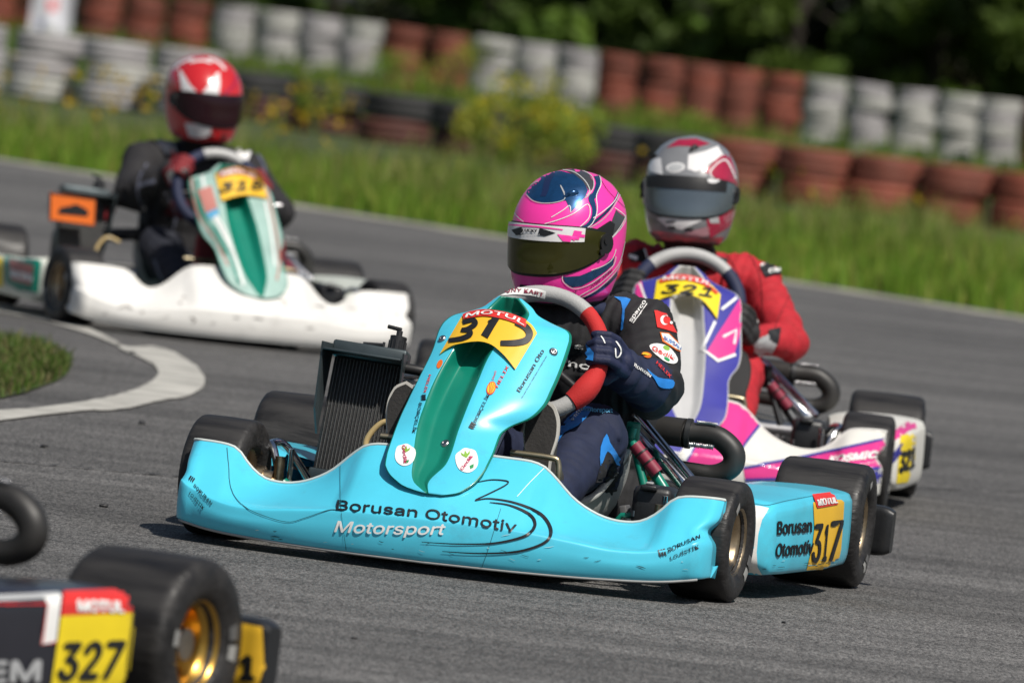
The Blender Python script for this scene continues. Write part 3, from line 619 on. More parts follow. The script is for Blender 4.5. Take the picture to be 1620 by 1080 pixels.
def plate_from_pixels(kart, nose_smooth, bottom, top, mat, name='number_plate', lift=.010):
    B = spline([Vector((a, b, 0)) for a, b in bottom], 6); T = spline([Vector((a, b, 0)) for a, b in top], 6); n = 25
    B = [B[int(round(i*(len(B)-1)/(n-1)))] for i in range(n)]; T = [T[int(round(i*(len(T)-1)/(n-1)))] for i in range(n)]
    tr = bvh(nose_smooth); Wi = wmat(kart).inverted(); o = Wi @ CAM; W3 = Wi.to_3x3(); rows = []; last = None
    for j in range(11):
        row = []
        for i in range(n):
            q = B[i].lerp(T[i], j/10); d = (W3 @ ray(q.x, q.y)).normalized(); h, nn, ix, t = tr.ray_cast(o, d)
            if h is None: h = o+d*((last-o).length if last else 18)
            last = h; row.append(h+Vector((lift*(.35+.65*math.sin(PI*i/(n-1))), 0, lift*.3)))
        rows.append(row)
    mb = MB(); mb.grid(rows); mb.grid([[p+Vector((-.004, 0, -.001)) for p in r_] for r_ in rows], flip=True)
    for r_ in (rows[0], rows[-1]): mb.add(list(r_)+[p+Vector((-.004, 0, -.001)) for p in r_], [(i, i+1, n+i+1, n+i) for i in range(n-1)])
    return mb.build(name, mat, kart)

def build_kart(name, pose, label, sp):
    Mx = pose_matrix(pose); K = empty(name, Mx); tag(K, label, 'kart', 'racing karts'); P = {'root': K, 'M': Mx}
    hi = sp.get('hi', False)
    # chassis
    mb = MB()
    for s in (-1, 1):
        mb.tube([(.20, s*.12, .055), (.10, s*.21, .055), (-.05, s*.27, .055), (-.45, s*.30, .055), (-.80, s*.33, .058), (-1.20, s*.30, .075)], .0155, 8, 4)
        mb.tube([(.0, s*.26, .07), (.0, s*.34, .09), (.0, s*.40, .13)], .014, 8)
        mb.tube([(-.18, s*.30, .06), (-.20, s*.52, .075), (-.50, s*.60, .075), (-.78, s*.52, .075), (-.80, s*.33, .065)], .010, 7, 4)
    for x, yw in ((.12, .21), (-.42, .30), (-.86, .33), (-1.2, .30)): mb.tube([(x, -yw, .055), (x, yw, .055)], .0145, 8)
    mb.tube([(.24, -.33, .055), (.30, -.25, .055), (.31, .25, .055), (.24, .33, .055)], .009, 7, 4); mb.tube([(.23, -.30, .115), (.26, -.2, .115), (.26, .2, .115), (.23, .30, .115)], .008, 7, 4)
    for s in (-1, 1): mb.tube([(.30, s*.2, .055), (.20, s*.12, .055)], .009, 6); mb.tube([(.26, s*.2, .115), (.20, s*.12, .055)], .008, 6)
    mb.build('frame', sp['frame'], K)
    mb = MB(); mb.box((-.14, 0, .040), (.56, .50, .004), 0); mb.build('floor_tray', M('floor_tray_sheet', (.30, .31, .31), .5, metal=.4, var=.2), K)
    mb = MB(); mb.tube([(-1.05, -.66, DR/2), (-1.05, .66, DR/2)], .025, 14); mb.build('rear_axle', STEEL, K)
    mb = MB(); mb.lathe([(.025, -.007), (.095, -.007), (.095, .007), (.025, .007)], 32, Matrix.Translation((-1.05, .20, DR/2))); mb.build('brake_disc', STEEL, K)
    mb = MB(); mb.box((-1.0, .20, .215), (.09, .045, .06), .008); mb.build('brake_caliper', GOLD, K)
    st = sp['steer']
    for s in (-1, 1):
        mb = MB(); mb.tube([(0, s*.41, .185), (0, s*.41, .085)], .011, 8); mb.tube([(0, s*.41, .13), (0, s*(YF-.02), .128)], .0115, 10); mb.tube([(0, s*.42, .13), (0, s*.47, .13)], [.022, .026], 14); mb.tube([(0, s*.44, .13), (0, s*.455, .13)], .031, 16)
        mb.build('stub_axle', BRONZE if hi else STEEL, K)
        mb = MB(); mb.tube([(-.09, s*.05, .12), (-.075, s*.39, .12)], .006, 7); mb.tube([(-.075, s*.39, .12), (0, s*.41, .125)], .009, 7); mb.build('tie_rod', STEEL, K)
    for s in (-1, 1):
        wheel(K, 0, s*YF, DF/2, .135, sp['rim'], s, st, sp.get('spin', .7)+s, camber=0)
        wheel(K, -1.05, s*YR, DR/2, .205, sp['rim'], s, 0, sp.get('spin', .7)+.5*s)
    # fairing
    me, top, Gd = fairing_mesh('front_fairing', sp['fairing'], sp.get('zt')); fa = link('front_fairing', me, K); P['fairing'] = fa
    mb = MB(); mb.tube(top, .0036, 6); mb.build('edge_trim', sp.get('trim', WHITEP), fa)
    mb = MB(); mb.tube([Vector(r_[7])+Vector((-.002, 0, -.003)) for r_ in Gd[2:-2]], .0030, 6); mb.build('lower_trim', M('grey_trim', (.30, .31, .31), .6), fa)
    # nose panel
    P['nose'] = link('nose_panel', nose_mesh('nose_panel', sp['nose'], True, sp.get('straight', False)), K)
    tmp = bpy.data.objects.new('nose_panel_smooth', nose_mesh('nose_panel_smooth', sp['nose'], False, sp.get('straight', False))); tmp.parent = K; P['nose_smooth'] = tmp
    mb = MB(); mb.tube([(.20, -.02, .10), (.05, .0, .30), (-.10, .03, .42)], .010, 8, 3); mb.tube([(-.10, -.10, .44), (-.09, .16, .46)], .008, 7); mb.build('panel_bracket', STEEL, K)
    # pods
    for s in (-1, 1): P['pod%d' % s] = link('sidepod', pod_mesh('sidepod', sp['pod'], s), K)
    # rear bumper
    mb = MB(); rows = []
    for y in np.concatenate([np.linspace(-.725, -.69, 5), np.linspace(-.66, .66, 23), np.linspace(.69, .725, 5)]):
        a = abs(y); e_ = max(0, (a-.68)/.045); cx = -1.235 - .015*math.cos(y*3) + .012*e_; hh = .056*max(.55, 1-e_**3*.18); dd = .032*max(.4, 1-e_**3*.3); zc = .125-.02*math.exp(-((a-.35)/.12)**2)
        rows.append([(cx+dd*c_*(1 if abs(c_) < .99 else 1), y, zc+hh*s_) for c_, s_ in [(math.copysign(abs(math.cos(t))**.32, math.cos(t)), math.copysign(abs(math.sin(t))**.32, math.sin(t))) for t in np.linspace(0, 2*PI, 25)]])
    mb.grid(rows); mb.add(rows[0], [tuple(range(24))]); mb.add(rows[-1], [tuple(range(24))[::-1]]); P['rear'] = mb.build('rear_bumper', sp['rear'], K)
    mb = MB()
    for s in (-1, 1): mb.tube([(-1.19, s*.3, .075), (-1.235, s*.3, .12)], .012, 7)
    mb.build('bumper_mount', STEEL, K)
    # seat shell
    mb = MB(); rows = []
    for (x, z, wd, dep) in ((-.37, .125, .14, .03), (-.42, .080, .165, .075), (-.52, .062, .185, .13), (-.64, .065, .195, .17), (-.76, .10, .195, .18), (-.85, .20, .19, .15), (-.90, .34, .175, .10), (-.93, .46, .15, .05), (-.94, .50, .13, .02)):
        row = []
        for t in np.linspace(-1, 1, 17):
            row.append((x + (dep*.9 if z > .15 else 0)*abs(t)**2.2 * (1 if x < -.7 else 0), .02+wd*math.sin(t*PI/2), z + (dep*(abs(t)**3) if x > -.8 else dep*.2*abs(t)**3)))
        rows.append(row)
    mb.grid([[p for p in r_] for r_ in [list(map(Vector, r2)) for r2 in rows]]); mb.grid([[(x+.004, y*.985, z+.005) for x, y, z in r_] for r_ in rows], flip=True); mb.build('seat', SEATM, K)
    mb = MB(); mb.tube([(-.36, .02-.155, .15), (-.365, .02, .128), (-.36, .175, .15), (-.46, .212, .20), (-.58, .222, .265), (-.68, .222, .33)], .0085, 8, 5); mb.build('seat_edge', SEATM, K)
    # steering
    sc = Vector(sp.get('wheel_c', (-.25, .06, .458))); tilt = R(27); Rw = .142; rr = sp.get('wheel_rot', 0.)
    ay = Vector((0, 1, 0)); az = Vector((-math.sin(tilt), 0, math.cos(tilt)))
    def wp(a, q=Rw):
        fl_ = 1-.10*max(0, math.cos(a-rr+PI/2))**3      # a slightly flattened bottom
        return sc+(ay*math.cos(a)+az*math.sin(a))*q*fl_
    P['wp'] = wp; P['wn'] = ay.cross(az)
    W = empty('steering_wheel', None, K); P['sw'] = W
    for nm, a0, a1, mt, r_ in sp['grip']:
        mb = MB(); mb.tube([wp(R(a)) for a in np.linspace(a0, a1, 18)], [.0185+(.0085*math.exp(-((a_+30)/16)**2) if r_ else 0) for a_ in np.linspace(a0, a1, 18)] if 'grip' in nm else [.0180]*18, 12); o = mb.build(nm, mt, W); P.setdefault(nm, o)
    mb = MB()
    for a in (R(8), R(172), R(-90)): mb.tube([sc+Vector((.006, 0, 0)), wp(a+rr, .13)], [.012, .008], 7)
    mb.box(sc+Vector((.01, 0, 0)), (.03, .09, .075), .008, Matrix.Rotation(-tilt, 3, 'Y')); mb.build('hub', BLKRUB, W)
    mb = MB(); mb.tube([sc, (.02, .01, .13)], .010, 9); mb.build('steering_column', STEEL, K)
    # pedals
    for s in (-1, 1):
        mb = MB(); yy = .115 if s > 0 else -.165
        mb.tube([(.075, yy-.02, .258), (.07, yy+.065, .257), (.068, yy+.082, .247), (.068, yy+.086, .20), (.03, yy+.086, .06)], .0068, 8, 4); mb.build('pedal', M('pedal_steel', (.36, .31, .21), .35, metal=.9, var=.15), K)
    # engine on the kart's right
    mb = MB(); mb.box((-.74, -.37, .20), (.17, .15, .16), .012); mb.box((-.74, -.37, .12), (.24, .16, .08), .012)
    for k in range(6): mb.box((-.74, -.37, .285+k*.014), (.16, .14, .006), .001)
    mb.build('engine', DKMET, K); mb = MB(); mb.tube([(-.62, -.36, .24), (-.55, -.36, .25)], .035, 16); mb.tube([(-.74, -.30, .28), (-.78, -.1, .30), (-.80, .05, .30)], .022, 10, 4); mb.build('airbox', BPLA, K)
    # exhaust crossing behind the seat to the left
    XE = Vector(sp.get('exh', (0, 0, 0))); ex0 = len(bpy.data.objects)
    mb = MB(); mb.tube([(-.80, .05, .300), (-.77, .20, .306), (-.75, .315, .307)], [.026, .031, .0325], 18, 4); P['muffler'] = mb.build('muffler', EXH, K, XE)
    mb = MB(); mb.tube([(-.75, .305, .307), (-.75, .345, .311), (-.75, .39, .306), (-.75, .425, .279), (-.75, .425, .247), (-.75, .390, .226), (-.75, .33, .228), (-.78, .20, .235)], [.024, .022, .0245, .0255, .0245, .022, .018, .018], 16, 6); mb.build('exhaust_pipe', EXH, K, XE)
    mb = MB(); mb.tube([(-.722, .33+.055*t+0*t, .285+.006*math.sin(t*70)) for t in np.linspace(0, 1, 60)], .0018, 5); mb.build('spring', STEEL, K, XE); mb = MB(); mb.tube([(-.735, .34+.045*t, .335+.004*math.sin(t*60)) for t in np.linspace(0, 1, 50)], .0016, 5); mb.build('spring', STEEL, K, XE)
    mb = MB(); mb.tube([(-.75, .318, .307), (-.75, .328, .307)], .0335, 20); mb.build('exhaust_clamp', DKMET, K, XE)
    # chrome seat struts, green stays, breather on the left
    mb = MB(); mb.tube([(-.60, .228, .338), (-.58, .245, .332), (-.50, .395, .212)], .0098, 9); mb.build('seat_strut', CHROME, K)
    mb = MB(); a, b = Vector((-.56, .235, .305)), Vector((-.50, .375, .200)); d = (b-a); q = d.normalized(); mb.box((a+b)/2, (.012, d.length, .026), .003, Matrix((Vector((1, 0, 0)), q, Vector((1, 0, 0)).cross(q))).transposed()); mb.build('seat_strut', CHROME, K)
    mb = MB(); mb.tube([(-.46, .252, .318), (-.46, .249, .29), (-.45, .262, .275), (-.43, .302, .18)], .0095, 8, 4); mb.tube([(-.47, .278, .26), (-.45, .345, .185)], .0125, 9); mb.box((-.47, .250, .30), (.012, .03, .06), .004); mb.build('stay', sp['frame'], K)
    mb = MB(); mb.tube([(-.44, .262, .283), (-.44, .318, .228)], .0145, 14); o = mb.build('fuel_filter', M('red_rubber', (.22, .02, .045), .55, var=.15), K)
    mb = MB()
    for t in (.3, .62): c_ = Vector((-.44, .262, .283)).lerp(Vector((-.44, .318, .228)), t); d_ = Vector((0, .056, -.055)).normalized(); mb.tube([c_-d_*.002, c_+d_*.002], .0168, 14)
    mb.build('zip_tie', BLKRUB, o)
    mb = MB(); mb.box((-.16, .372, .165), (.11, .085, .10), .014); mb.box((-.115, .365, .212), (.05, .035, .012), .004); P['box'] = mb.build('battery_box', BPLA, K)
    mb = MB(); mb.box((-.105, .365, .222), (.018, .014, .004), .001); mb.build('switch', M('grey_switch', (.4, .4, .4), .5), P['box'])
    mb = MB(); mb.box((-.25, .30, .12), (.05, .018, .085), .004, Matrix.Rotation(.25, 3, 'X')); mb.box((-.24, .318, .12), (.05, .012, .08), .004, Matrix.Rotation(.25, 3, 'X')); mb.build('ballast', M('lead_grey', (.085, .085, .088), .6, var=.2), K)
    mb = MB(); mb.tube([(-.13, .300, .128), (-.13, .308, .146), (-.13, .355, .146), (-.13, .362, .115)], .006, 7, 2); mb.build('bracket', sp['frame'], K); mb = MB(); mb.tube([(-.12, .325, .12), (-.12, .325, .142)], .012, 10); mb.tube([(-.115, .337, .148), (-.115, .337, .160)], .009, 8); mb.build('bolt', STEEL, K)
    # kerb bar tubes at the front right (chrome)
    for s in (-1, 1):
        mb = MB(); mb.tube([(-.02, s*.40, .10), (-.07, s*.44, .19), (-.10, s*.455, .205), (-.14, s*.43, .20), (-.19, s*.375, .12)], .0085, 8, 4); mb.tube([(-.08, s*.405, .20), (-.09, s*.405, .08)], .006, 6); mb.build('side_bar', CHROME, K)
    # radiator on the right
    rot = Matrix.Rotation(R(-12), 3, 'Y') @ Matrix.Rotation(R(-2), 3, 'X'); c = Vector(sp.get('rad_c', (-.42, -.345, .268)))
    X = lambda a, b, d: c+rot @ Vector((a, b, d))
    RD = empty('radiator', None, K); P['radroot'] = RD
    mb = MB(); mb.box(X(-.02, 0, 0), (.034, .150, .25), .002, rot); P['core'] = mb.build('core', CORE, RD)
    mb = MB()
    for k in range(19): mb.box(X(-.0015, -.068+k*.136/18, 0), (.005, .0009, .245), 0, rot)
    mb.build('fins', FIN, RD)
    mb = MB(); mb.box(X(-.02, 0, .143), (.055, .165, .034), .005, rot); mb.build('top_tank', ALU, RD); mb = MB(); mb.box(X(-.02, 0, -.138), (.055, .165, .028), .005, rot); mb.build('bottom_tank', ALU, RD)
    mb = MB(); mb.box(X(.035, 0, .132), (.085, .172, .004), .001, rot @ Matrix.Rotation(R(10), 3, 'Y')); mb.add([X(.0, .080, .15), X(.0, .080, -.05), X(.03, .088, .02), X(.075, .088, .14), X(.0, .084, .15), X(.0, .084, -.05), X(.03, .092, .02), X(.075, .092, .14)], [(0, 1, 2, 3), (7, 6, 5, 4), (3, 2, 6, 7), (2, 1, 5, 6), (0, 3, 7, 4)], 0, False)
    mb.add([X(.0, -.080, .15), X(.0, -.080, -.05), X(.03, -.088, .0), X(.075, -.088, .14), X(.0, -.084, .15), X(.0, -.084, -.05), X(.03, -.092, .0), X(.075, -.092, .14)], [(3, 2, 1, 0), (4, 5, 6, 7), (7, 6, 2, 3), (6, 5, 1, 2), (4, 7, 3, 0)], 0, False); mb.build('shroud', ALU, RD)
    mb = MB(); mb.tube([X(-.03, .05, .155), X(-.03, .05, .192)], [.018, .0185], 16); mb.tube([X(-.03, .05, .192), X(-.03, .05, .205)], .007, 10); mb.tube([X(-.03, .053, .208), X(-.03, .022, .211)], .0045, 8)
    for k in range(14): a = k*2*PI/14; mb.tube([X(-.03+.018*math.cos(a), .05+.018*math.sin(a), .158), X(-.03+.018*math.cos(a), .05+.018*math.sin(a), .182)], .002, 5)
    mb.tube([X(-.01, -.02, .162), X(-.01, .025, .166)], .004, 6); mb.tube([X(-.01, .025, .158), X(-.01, .025, .172)], .003, 6); mb.build('filler_cap', BPLA, RD)
    mb = MB(); mb.tube([X(-.02, .08, .125), X(-.03, .13, .125), X(-.08, .22, .125)], .0115, 12, 4); mb.build('coolant_hose', HOSE, K)
    mb = MB(); mb.tube([X(.05, .10, -.13), X(.06, .052, -.085), X(.06, .045, -.05), X(.06, .075, -.01), X(.06, .12, -.02)], .0065, 10, 6); mb.build('overflow_hose', PUMP, K)
    return P

# ================================================================== DRIVERS
HF = [(-.145, .112), (-.135, .134), (-.11, .149), (-.075, .155), (-.03, .150), (.02, .142), (.06, .124), (.09, .100), (.115, .070), (.130, .042), (.138, .012)]
HB = [(-.145, .070), (-.135, .086), (-.11, .104), (-.075, .122), (-.03, .140), (.02, .150), (.06, .146), (.09, .128), (.115, .096), (.130, .060), (.138, .018)]
HW = [(-.145, .082), (-.135, .095), (-.11, .107), (-.075, .116), (-.03, .121), (.02, .122), (.06, .115), (.09, .099), (.115, .076), (.130, .046), (.138, .013)]
def hs(az, z, off=0.):
    f, b, w_ = smooth_table(z, HF), smooth_table(z, HB), smooth_table(z, HW); c, s = math.cos(az), math.sin(az); e = 2/2.25
    return Vector(((f if c > 0 else b)*math.copysign(abs(c)**e, c)*(1+off/.13), w_*math.copysign(abs(s)**e, s)*(1+off/.13), z+off*max(0, z)/.14))
def hpatch(a0, a1, zlo, zhi, off, thick=.003, na=40, nz=8):
    mb = MB(); rows = []
    for j in range(nz+1):
        rows.append([hs(a0+(a1-a0)*i/na, zlo(a0+(a1-a0)*i/na)+(zhi(a0+(a1-a0)*i/na)-zlo(a0+(a1-a0)*i/na))*j/nz, off) for i in range(na+1)])
    mb.grid(rows); inn = [[p*(1-thick/.14) for p in r_] for r_ in rows]; mb.grid(inn, flip=True); n = na+1
    for r_, q in ((rows[0], inn[0]), (rows[-1], inn[-1])): mb.add(list(r_)+list(q), [(i, i+1, n+i+1, n+i) for i in range(na)])
    for i in (0, -1): mb.add([r_[i] for r_ in rows]+[r_[i] for r_ in inn], [(j, j+1, nz+2+j, nz+1+j) for j in range(nz)])
    return mb
def helmet(person, loc, rot, paint, vis, strip_m, scale=1.0):
    mb = MB(); zs = list(np.linspace(-.145, -.11, 8))+list(np.linspace(-.10, .10, 26))+list(np.linspace(.105, .138, 10)); n = 64
    rows = [[hs(2*PI*i/n, z) for i in range(n)] for z in zs]; vs = [p for r_ in rows for p in r_]; fs = [(j*n+i, j*n+(i+1) % n, (j+1)*n+(i+1) % n, (j+1)*n+i) for j in range(len(zs)-1) for i in range(n)]
    mb.add(vs, fs); mb.add([(0, 0, .1395)]+rows[-1], [(0, i+1, (i+1) % n+1) for i in range(n)]); mb.add([p*.97 for p in rows[0]]+[Vector((p.x*.6, p.y*.6, -.10)) for p in rows[0]], [((i+1) % n, i, n+i, n+(i+1) % n) for i in range(n)])
    h = mb.build('helmet', paint, person, loc); h.rotation_euler = rot; h.scale = scale if hasattr(scale, '__len__') else (scale,)*3
    mb = MB(); mb.tube([p*.985 for p in rows[0]], .006, 7, closed=True); mb.build('edge_rubber', BLKRUB, h)
    top = lambda a: .020-.012*abs(a/1.35)**3+.004; lo = lambda a: -.078+.040*abs(a/1.35)**2.5
    hpatch(-1.42, 1.42, lambda a: lo(a)-.006, lambda a: top(a)+.005, .0022).build('eyeport_gasket', BLKRUB, h)
    v = hpatch(-1.38, 1.38, lo, top, .0065).build('visor', vis, h)
    st = hpatch(-.95, .95, lambda a: -.006, lambda a: top(a)+.002, .0082, .0015).build('visor_strip', strip_m, h) if strip_m else None
    for s in (-1, 1):
        mb = MB(); p = hs(s*1.40, -.012, .008); nrm = Vector((math.cos(1.40)*.7, s, 0)).normalized(); mb.tube([p-nrm*.006, p+nrm*.003], .022, 18); mb.tube([p+nrm*.003+Vector((.006, 0, .006)), p+nrm*.0055+Vector((.006, 0, .006))], .007, 12); p2 = hs(s*1.30, -.030, .009); mb.tube([p2, p2+nrm*.004], .007, 12); mb.build('visor_pivot', BLKRUB, h)
    for s in (-1, 1):      # chin vents
        mb = MB(); mb.tube([hs(s*a, -.108, .0005) for a in (.10, .18, .27)], .0038, 6); mb.build('chin_vent', BLKRUB, h)
    return {'helmet': h, 'visor': v, 'strip': st}
def capsule(bm_list, a, b, ra, rb, sx=1.0):
    a, b = Vector(a), Vector(b); mb = bm_list; n = 14; d = b-a; L = d.length; t = d.normalized() if L > 1e-6 else Vector((0, 0, 1)); P = []; r_ = []
    for q in np.linspace(-PI/2, 0, 5): P.append(a+t*ra*math.sin(q)); r_.append(max(.0005, ra*math.cos(q)))
    for q in np.linspace(.15, .85, 5): P.append(a.lerp(b, q)); r_.append(ra+(rb-ra)*q)
    for q in np.linspace(0, PI/2, 5): P.append(b+t*rb*math.sin(q)); r_.append(max(.0005, rb*math.cos(q)))
    mb.tube(P, r_, n)
def remesh(name, mb, vox, sm, mat):
    me = mb.mesh(name+'_raw', mat); o = bpy.data.objects.new('raw', me); C.objects.link(o)
    m = o.modifiers.new('r', 'REMESH'); m.mode = 'VOXEL'; m.voxel_size = vox; m.use_smooth_shade = True
    if sm: q = o.modifiers.new('s', 'SMOOTH'); q.iterations = sm; q.factor = .5
    bpy.context.view_layer.update(); out = bpy.data.meshes.new_from_object(o.evaluated_get(bpy.context.evaluated_depsgraph_get())); bpy.data.objects.remove(o)
    out.name = name; out.materials.clear(); out.materials.append(mat); out.polygons.foreach_set('use_smooth', [True]*len(out.polygons)); return out
def body_mesh(name, prims, mat, wrinkle=.004, vox=.006):
    mb = MB()
    for a, b, ra, rb, col in prims: capsule(mb, a, b, ra, rb)
    me = remesh(name, mb, vox, 6, mat); nv = len(me.vertices); co_ = np.empty(nv*3, np.float32); me.vertices.foreach_get('co', co_); co_ = co_.reshape(-1, 3).astype(float); no = np.empty(nv*3, np.float32); me.vertices.foreach_get('normal', no); no = no.reshape(-1, 3)
    best = np.full(nv, 1e9); col4 = np.ones((nv, 4), np.float32); axis = np.zeros((nv, 3)); par = np.zeros(nv)
    for a, b, ra, rb, col in prims:
        a, b = np.array(a, float), np.array(b, float); d = b-a; L2 = max(1e-9, d@d); t = np.clip((co_-a)@d/L2, 0, 1); dist = np.linalg.norm(co_-(a+t[:, None]*d), axis=1)-(ra+(rb-ra)*t); k = dist < best; best[k] = dist[k]; col4[k, :3] = col; axis[k] = d/math.sqrt(L2); par[k] = t[k]
    for i in range(nv):           # folds run across the limbs, bunching at the joints
        p = co_[i]; al = float(p@axis[i]); q = Vector(p)*14; f = .55-2.2*abs(noise.noise(Vector((al*34+q.y*.5, q.x*.45+q.z*.3, q.y*.45))))+.5*noise.noise(Vector((al*70, q.x, q.z+q.y))); g_ = noise.noise(q*1.1); j = .5+.8*(abs(par[i]-.5)*2)**2; co_[i] += no[i]*wrinkle*(f*j*1.0+g_*.8)
    me.vertices.foreach_set('co', co_.astype(np.float32).ravel()); at = me.attributes.new('cloth', 'FLOAT_COLOR', 'POINT'); at.data.foreach_set('color', col4.ravel()); me.update(); return me
def hand_mesh(name, P, T, N, Rd, wrist, mat, flip=1):
    """fist round a tube at P: tangent T, N towards the driver, Rd outward"""
    mb = MB(); P, T, N, Rd = Vector(P), Vector(T).normalized(), Vector(N).normalized(), Vector(Rd).normalized(); rt = .0185
    for k in range(4):
        L = (.92, 1.0, .97, .80)[k]; c = P+T*(-.030+.0205*k)*flip; rf = (.0098, .0100, .0098, .0088)[k]; q = rt+rf+.001; pts = []
        for an in (-55, -5, 50, 105, 150*L): a = R(an); pts.append(c + (Rd*math.cos(a)-N*math.sin(a))*q*(1.18 if an == -5 else 1.0))
        for i in range(4): capsule(mb, pts[i], pts[i+1], rf*1.08 if i < 2 else rf, rf*.97)
    pc = P+Rd*(rt+.014)+N*.026
    for k in range(4): capsule(mb, P+T*(-.030+.0205*k)*flip+Rd*(rt+.012)+N*.010, pc+T*(-.020+.014*k)*flip+N*.030+Rd*.012, .0125, .0145)
    th = pc+T*(-.030)*flip+N*.012-Rd*.006; capsule(mb, th, th+T*-.018*flip-Rd*.020-N*.002, .0135, .0118); capsule(mb, th+T*-.018*flip-Rd*.020-N*.002, th+T*-.020*flip-Rd*.036-N*.022, .0112, .0098)
    wv = Vector(wrist); capsule(mb, pc+N*.022+Rd*.008, wv, .026, .030); capsule(mb, wv, wv+(wv-pc).normalized()*.035, .034, .037)
    return remesh(name, mb, .0030, 3, mat)
def boot(person, c, tilt, toe, mats, off, side):
    """boot whose sole faces the way the kart drives; c is the middle of the sole"""
    root = empty('boot', None, person); root.location = Vector(c)-off; root.rotation_euler = (toe, tilt, 0)
    def outline(t, g=1.0):   # sole outline in (y, z): heel below, toe above
        wdt = smooth_table(t, [(0, .0), (.03, .016), (.10, .026), (.25, .031), (.45, .029), (.70, .038), (.88, .031), (.96, .018), (1, .0)])*g; return wdt
    mb = MB(); n = 30; F_ = []; ts = (1-np.cos(np.linspace(0, PI, n)))/2; zz = lambda t: -.115+.23*t
    for x, g in ((.010, .90), (.013, .86)): pass
    loop = [(outline(t)+.004*math.sin(t*3), zz(t)) for t in ts]+[(-outline(t)+.004*math.sin(t*3), zz(t)) for t in ts[::-1]]
    def slab(x0, x1, g, mt, nm):
        m_ = MB(); L_ = [(y*g, z*(1-(1-g)*.5)) for y, z in loop]; k = len(L_); m_.add([(x1, y, z) for y, z in L_], [tuple(range(k))]); m_.add([(x0, y, z) for y, z in L_]+[(x1, y, z) for y, z in L_], [(i, (i+1) % k, k+(i+1) % k, k+i) for i in range(k)]); return m_.build(nm, mt, root)
    slab(-.006, .006, 1.0, mats[1], 'welt'); slab(.005, .0105, .88, mats[0], 'sole')
    mb = MB(); capsule(mb, (-.030, 0, .075), (-.032, 0, .0), .034, .036); capsule(mb, (-.032, 0, 0), (-.040, 0, -.075), .036, .038); capsule(mb, (-.040, 0, -.07), (-.12, 0, -.045), .038, .044); capsule(mb, (-.022, 0, .088), (-.018, 0, .05), .024, .03)
    link('upper', remesh('upper', mb, .005, 3, mats[2]), root)
    return root
def driver(kp, name, label, J, cols, gloves, boots_m, hx, helm):
    K = kp['root']; Mx = kp['M']; off = Vector((-.70, 0, 0)); e = empty(name, Mx @ Matrix.Translation(off)); tag(e, label, 'person', 'kart drivers')
    tc, ac, fc, lc, sc_ = cols['torso'], cols['upper_arm'], cols['forearm'], cols['thigh'], cols['shin']; o = Vector(J.get('shift', (0, 0, 0)))
    pv = Vector((-.76, .03, .16))+o; pr = []
    yc = J.get('yc', .035); sq = J.get('sq', 1.)
    for z, x, hw, r_ in ((.15, -.74, .085, .105), (.24, -.76, .075, .108), (.33, -.755, .085, .112), (.42, -.72, .095, .115), (.49, -.69, .12, .092)): pr.append((Vector((x, yc-hw*sq, z))+Vector((0, 0, o.z)), Vector((x, yc+hw, z))+Vector((0, 0, o.z)), r_, r_, tc))
    hd = Vector(J['head']); pr.append((Vector((-.685, yc, .50+o.z)), hd+Vector((-.02, 0, -.12)), .072, .062, cols.get('neck', tc)))
    for s, k in ((1, 'L'), (-1, 'R')):
        sh, el, wr = Vector(J['sh'+k]), Vector(J['el'+k]), Vector(J['wr'+k]); q_ = J.get('arm', .94); pr += [(sh+Vector((-.02, -s*.05, .0)), sh, .080, .072*q_, ac), (sh, el, .070*q_, .060*q_, ac), (el, wr, .058*q_, .041*q_, fc)]
        hp, kn, an = Vector(J['hip'+k]), Vector(J['kn'+k]), Vector(J['an'+k]); pr += [(hp, kn, .094, .072, lc), (kn, kn.lerp(an, .45), .068, .064, lc), (kn.lerp(an, .45), an, .064, .050, sc_)]
    me = body_mesh('body', pr, SUIT, J.get('wrinkle', .0075)); b = link('body', me, e, -off)
    out = {'root': e, 'body': b}
    mb = MB(); cen = Vector((-.675, yc, .545+o.z)); mb.tube([cen+Vector((.085*math.cos(t), .085*math.sin(t), .012*math.cos(t))) for t in np.linspace(0, 2*PI, 28)[:-1]], .019, 9, closed=True); mb.build('collar', M('collar_'+name+str(len(MATS)), cols.get('neck', tc), .85, var=.2), e, -off)
    out.update(helmet(e, hd-off, J['hrot'], *helm))
    wp = kp['wp']; wn = kp['wn']
    for s, k in ((1, 'L'), (-1, 'R')):
        a = R(J['grip'+k]); p = wp(a); t = (wp(a+.05)-wp(a-.05)).normalized(); rd = (p-(wp(0)+wp(PI))/2).normalized(); n_ = rd.cross(t).normalized()
        if n_.x > 0: n_ = -n_
        g_ = link('glove', hand_mesh('glove', p, t, n_, rd, J['wr'+k], gloves, 1 if s > 0 else -1), e, -off); out['glove'+k] = g_
    for s, k in ((1, 'L'), (-1, 'R')): out['boot'+k] = boot(e, J['sole'+k], J.get('soletilt', -.12), J.get('toe'+k, 0.), boots_m, off, s)
    return out
BASEJ = dict(head=(-.60, .035, .712), hrot=(0, 0, 0), shL=(-.64, .215, .515), shR=(-.64, -.145, .515), elL=(-.47, .285, .405), elR=(-.47, -.235, .40), wrL=(-.335, .238, .440), wrR=(-.335, -.125, .44),
             hipL=(-.66, .105, .165), hipR=(-.66, -.045, .165), knL=(-.36, .185, .290), knR=(-.36, -.125, .285), anL=(-.09, .160, .165), anR=(-.09, -.150, .165), soleL=(.030, .142, .262), soleR=(.030, -.155, .262), gripL=28, gripR=172)

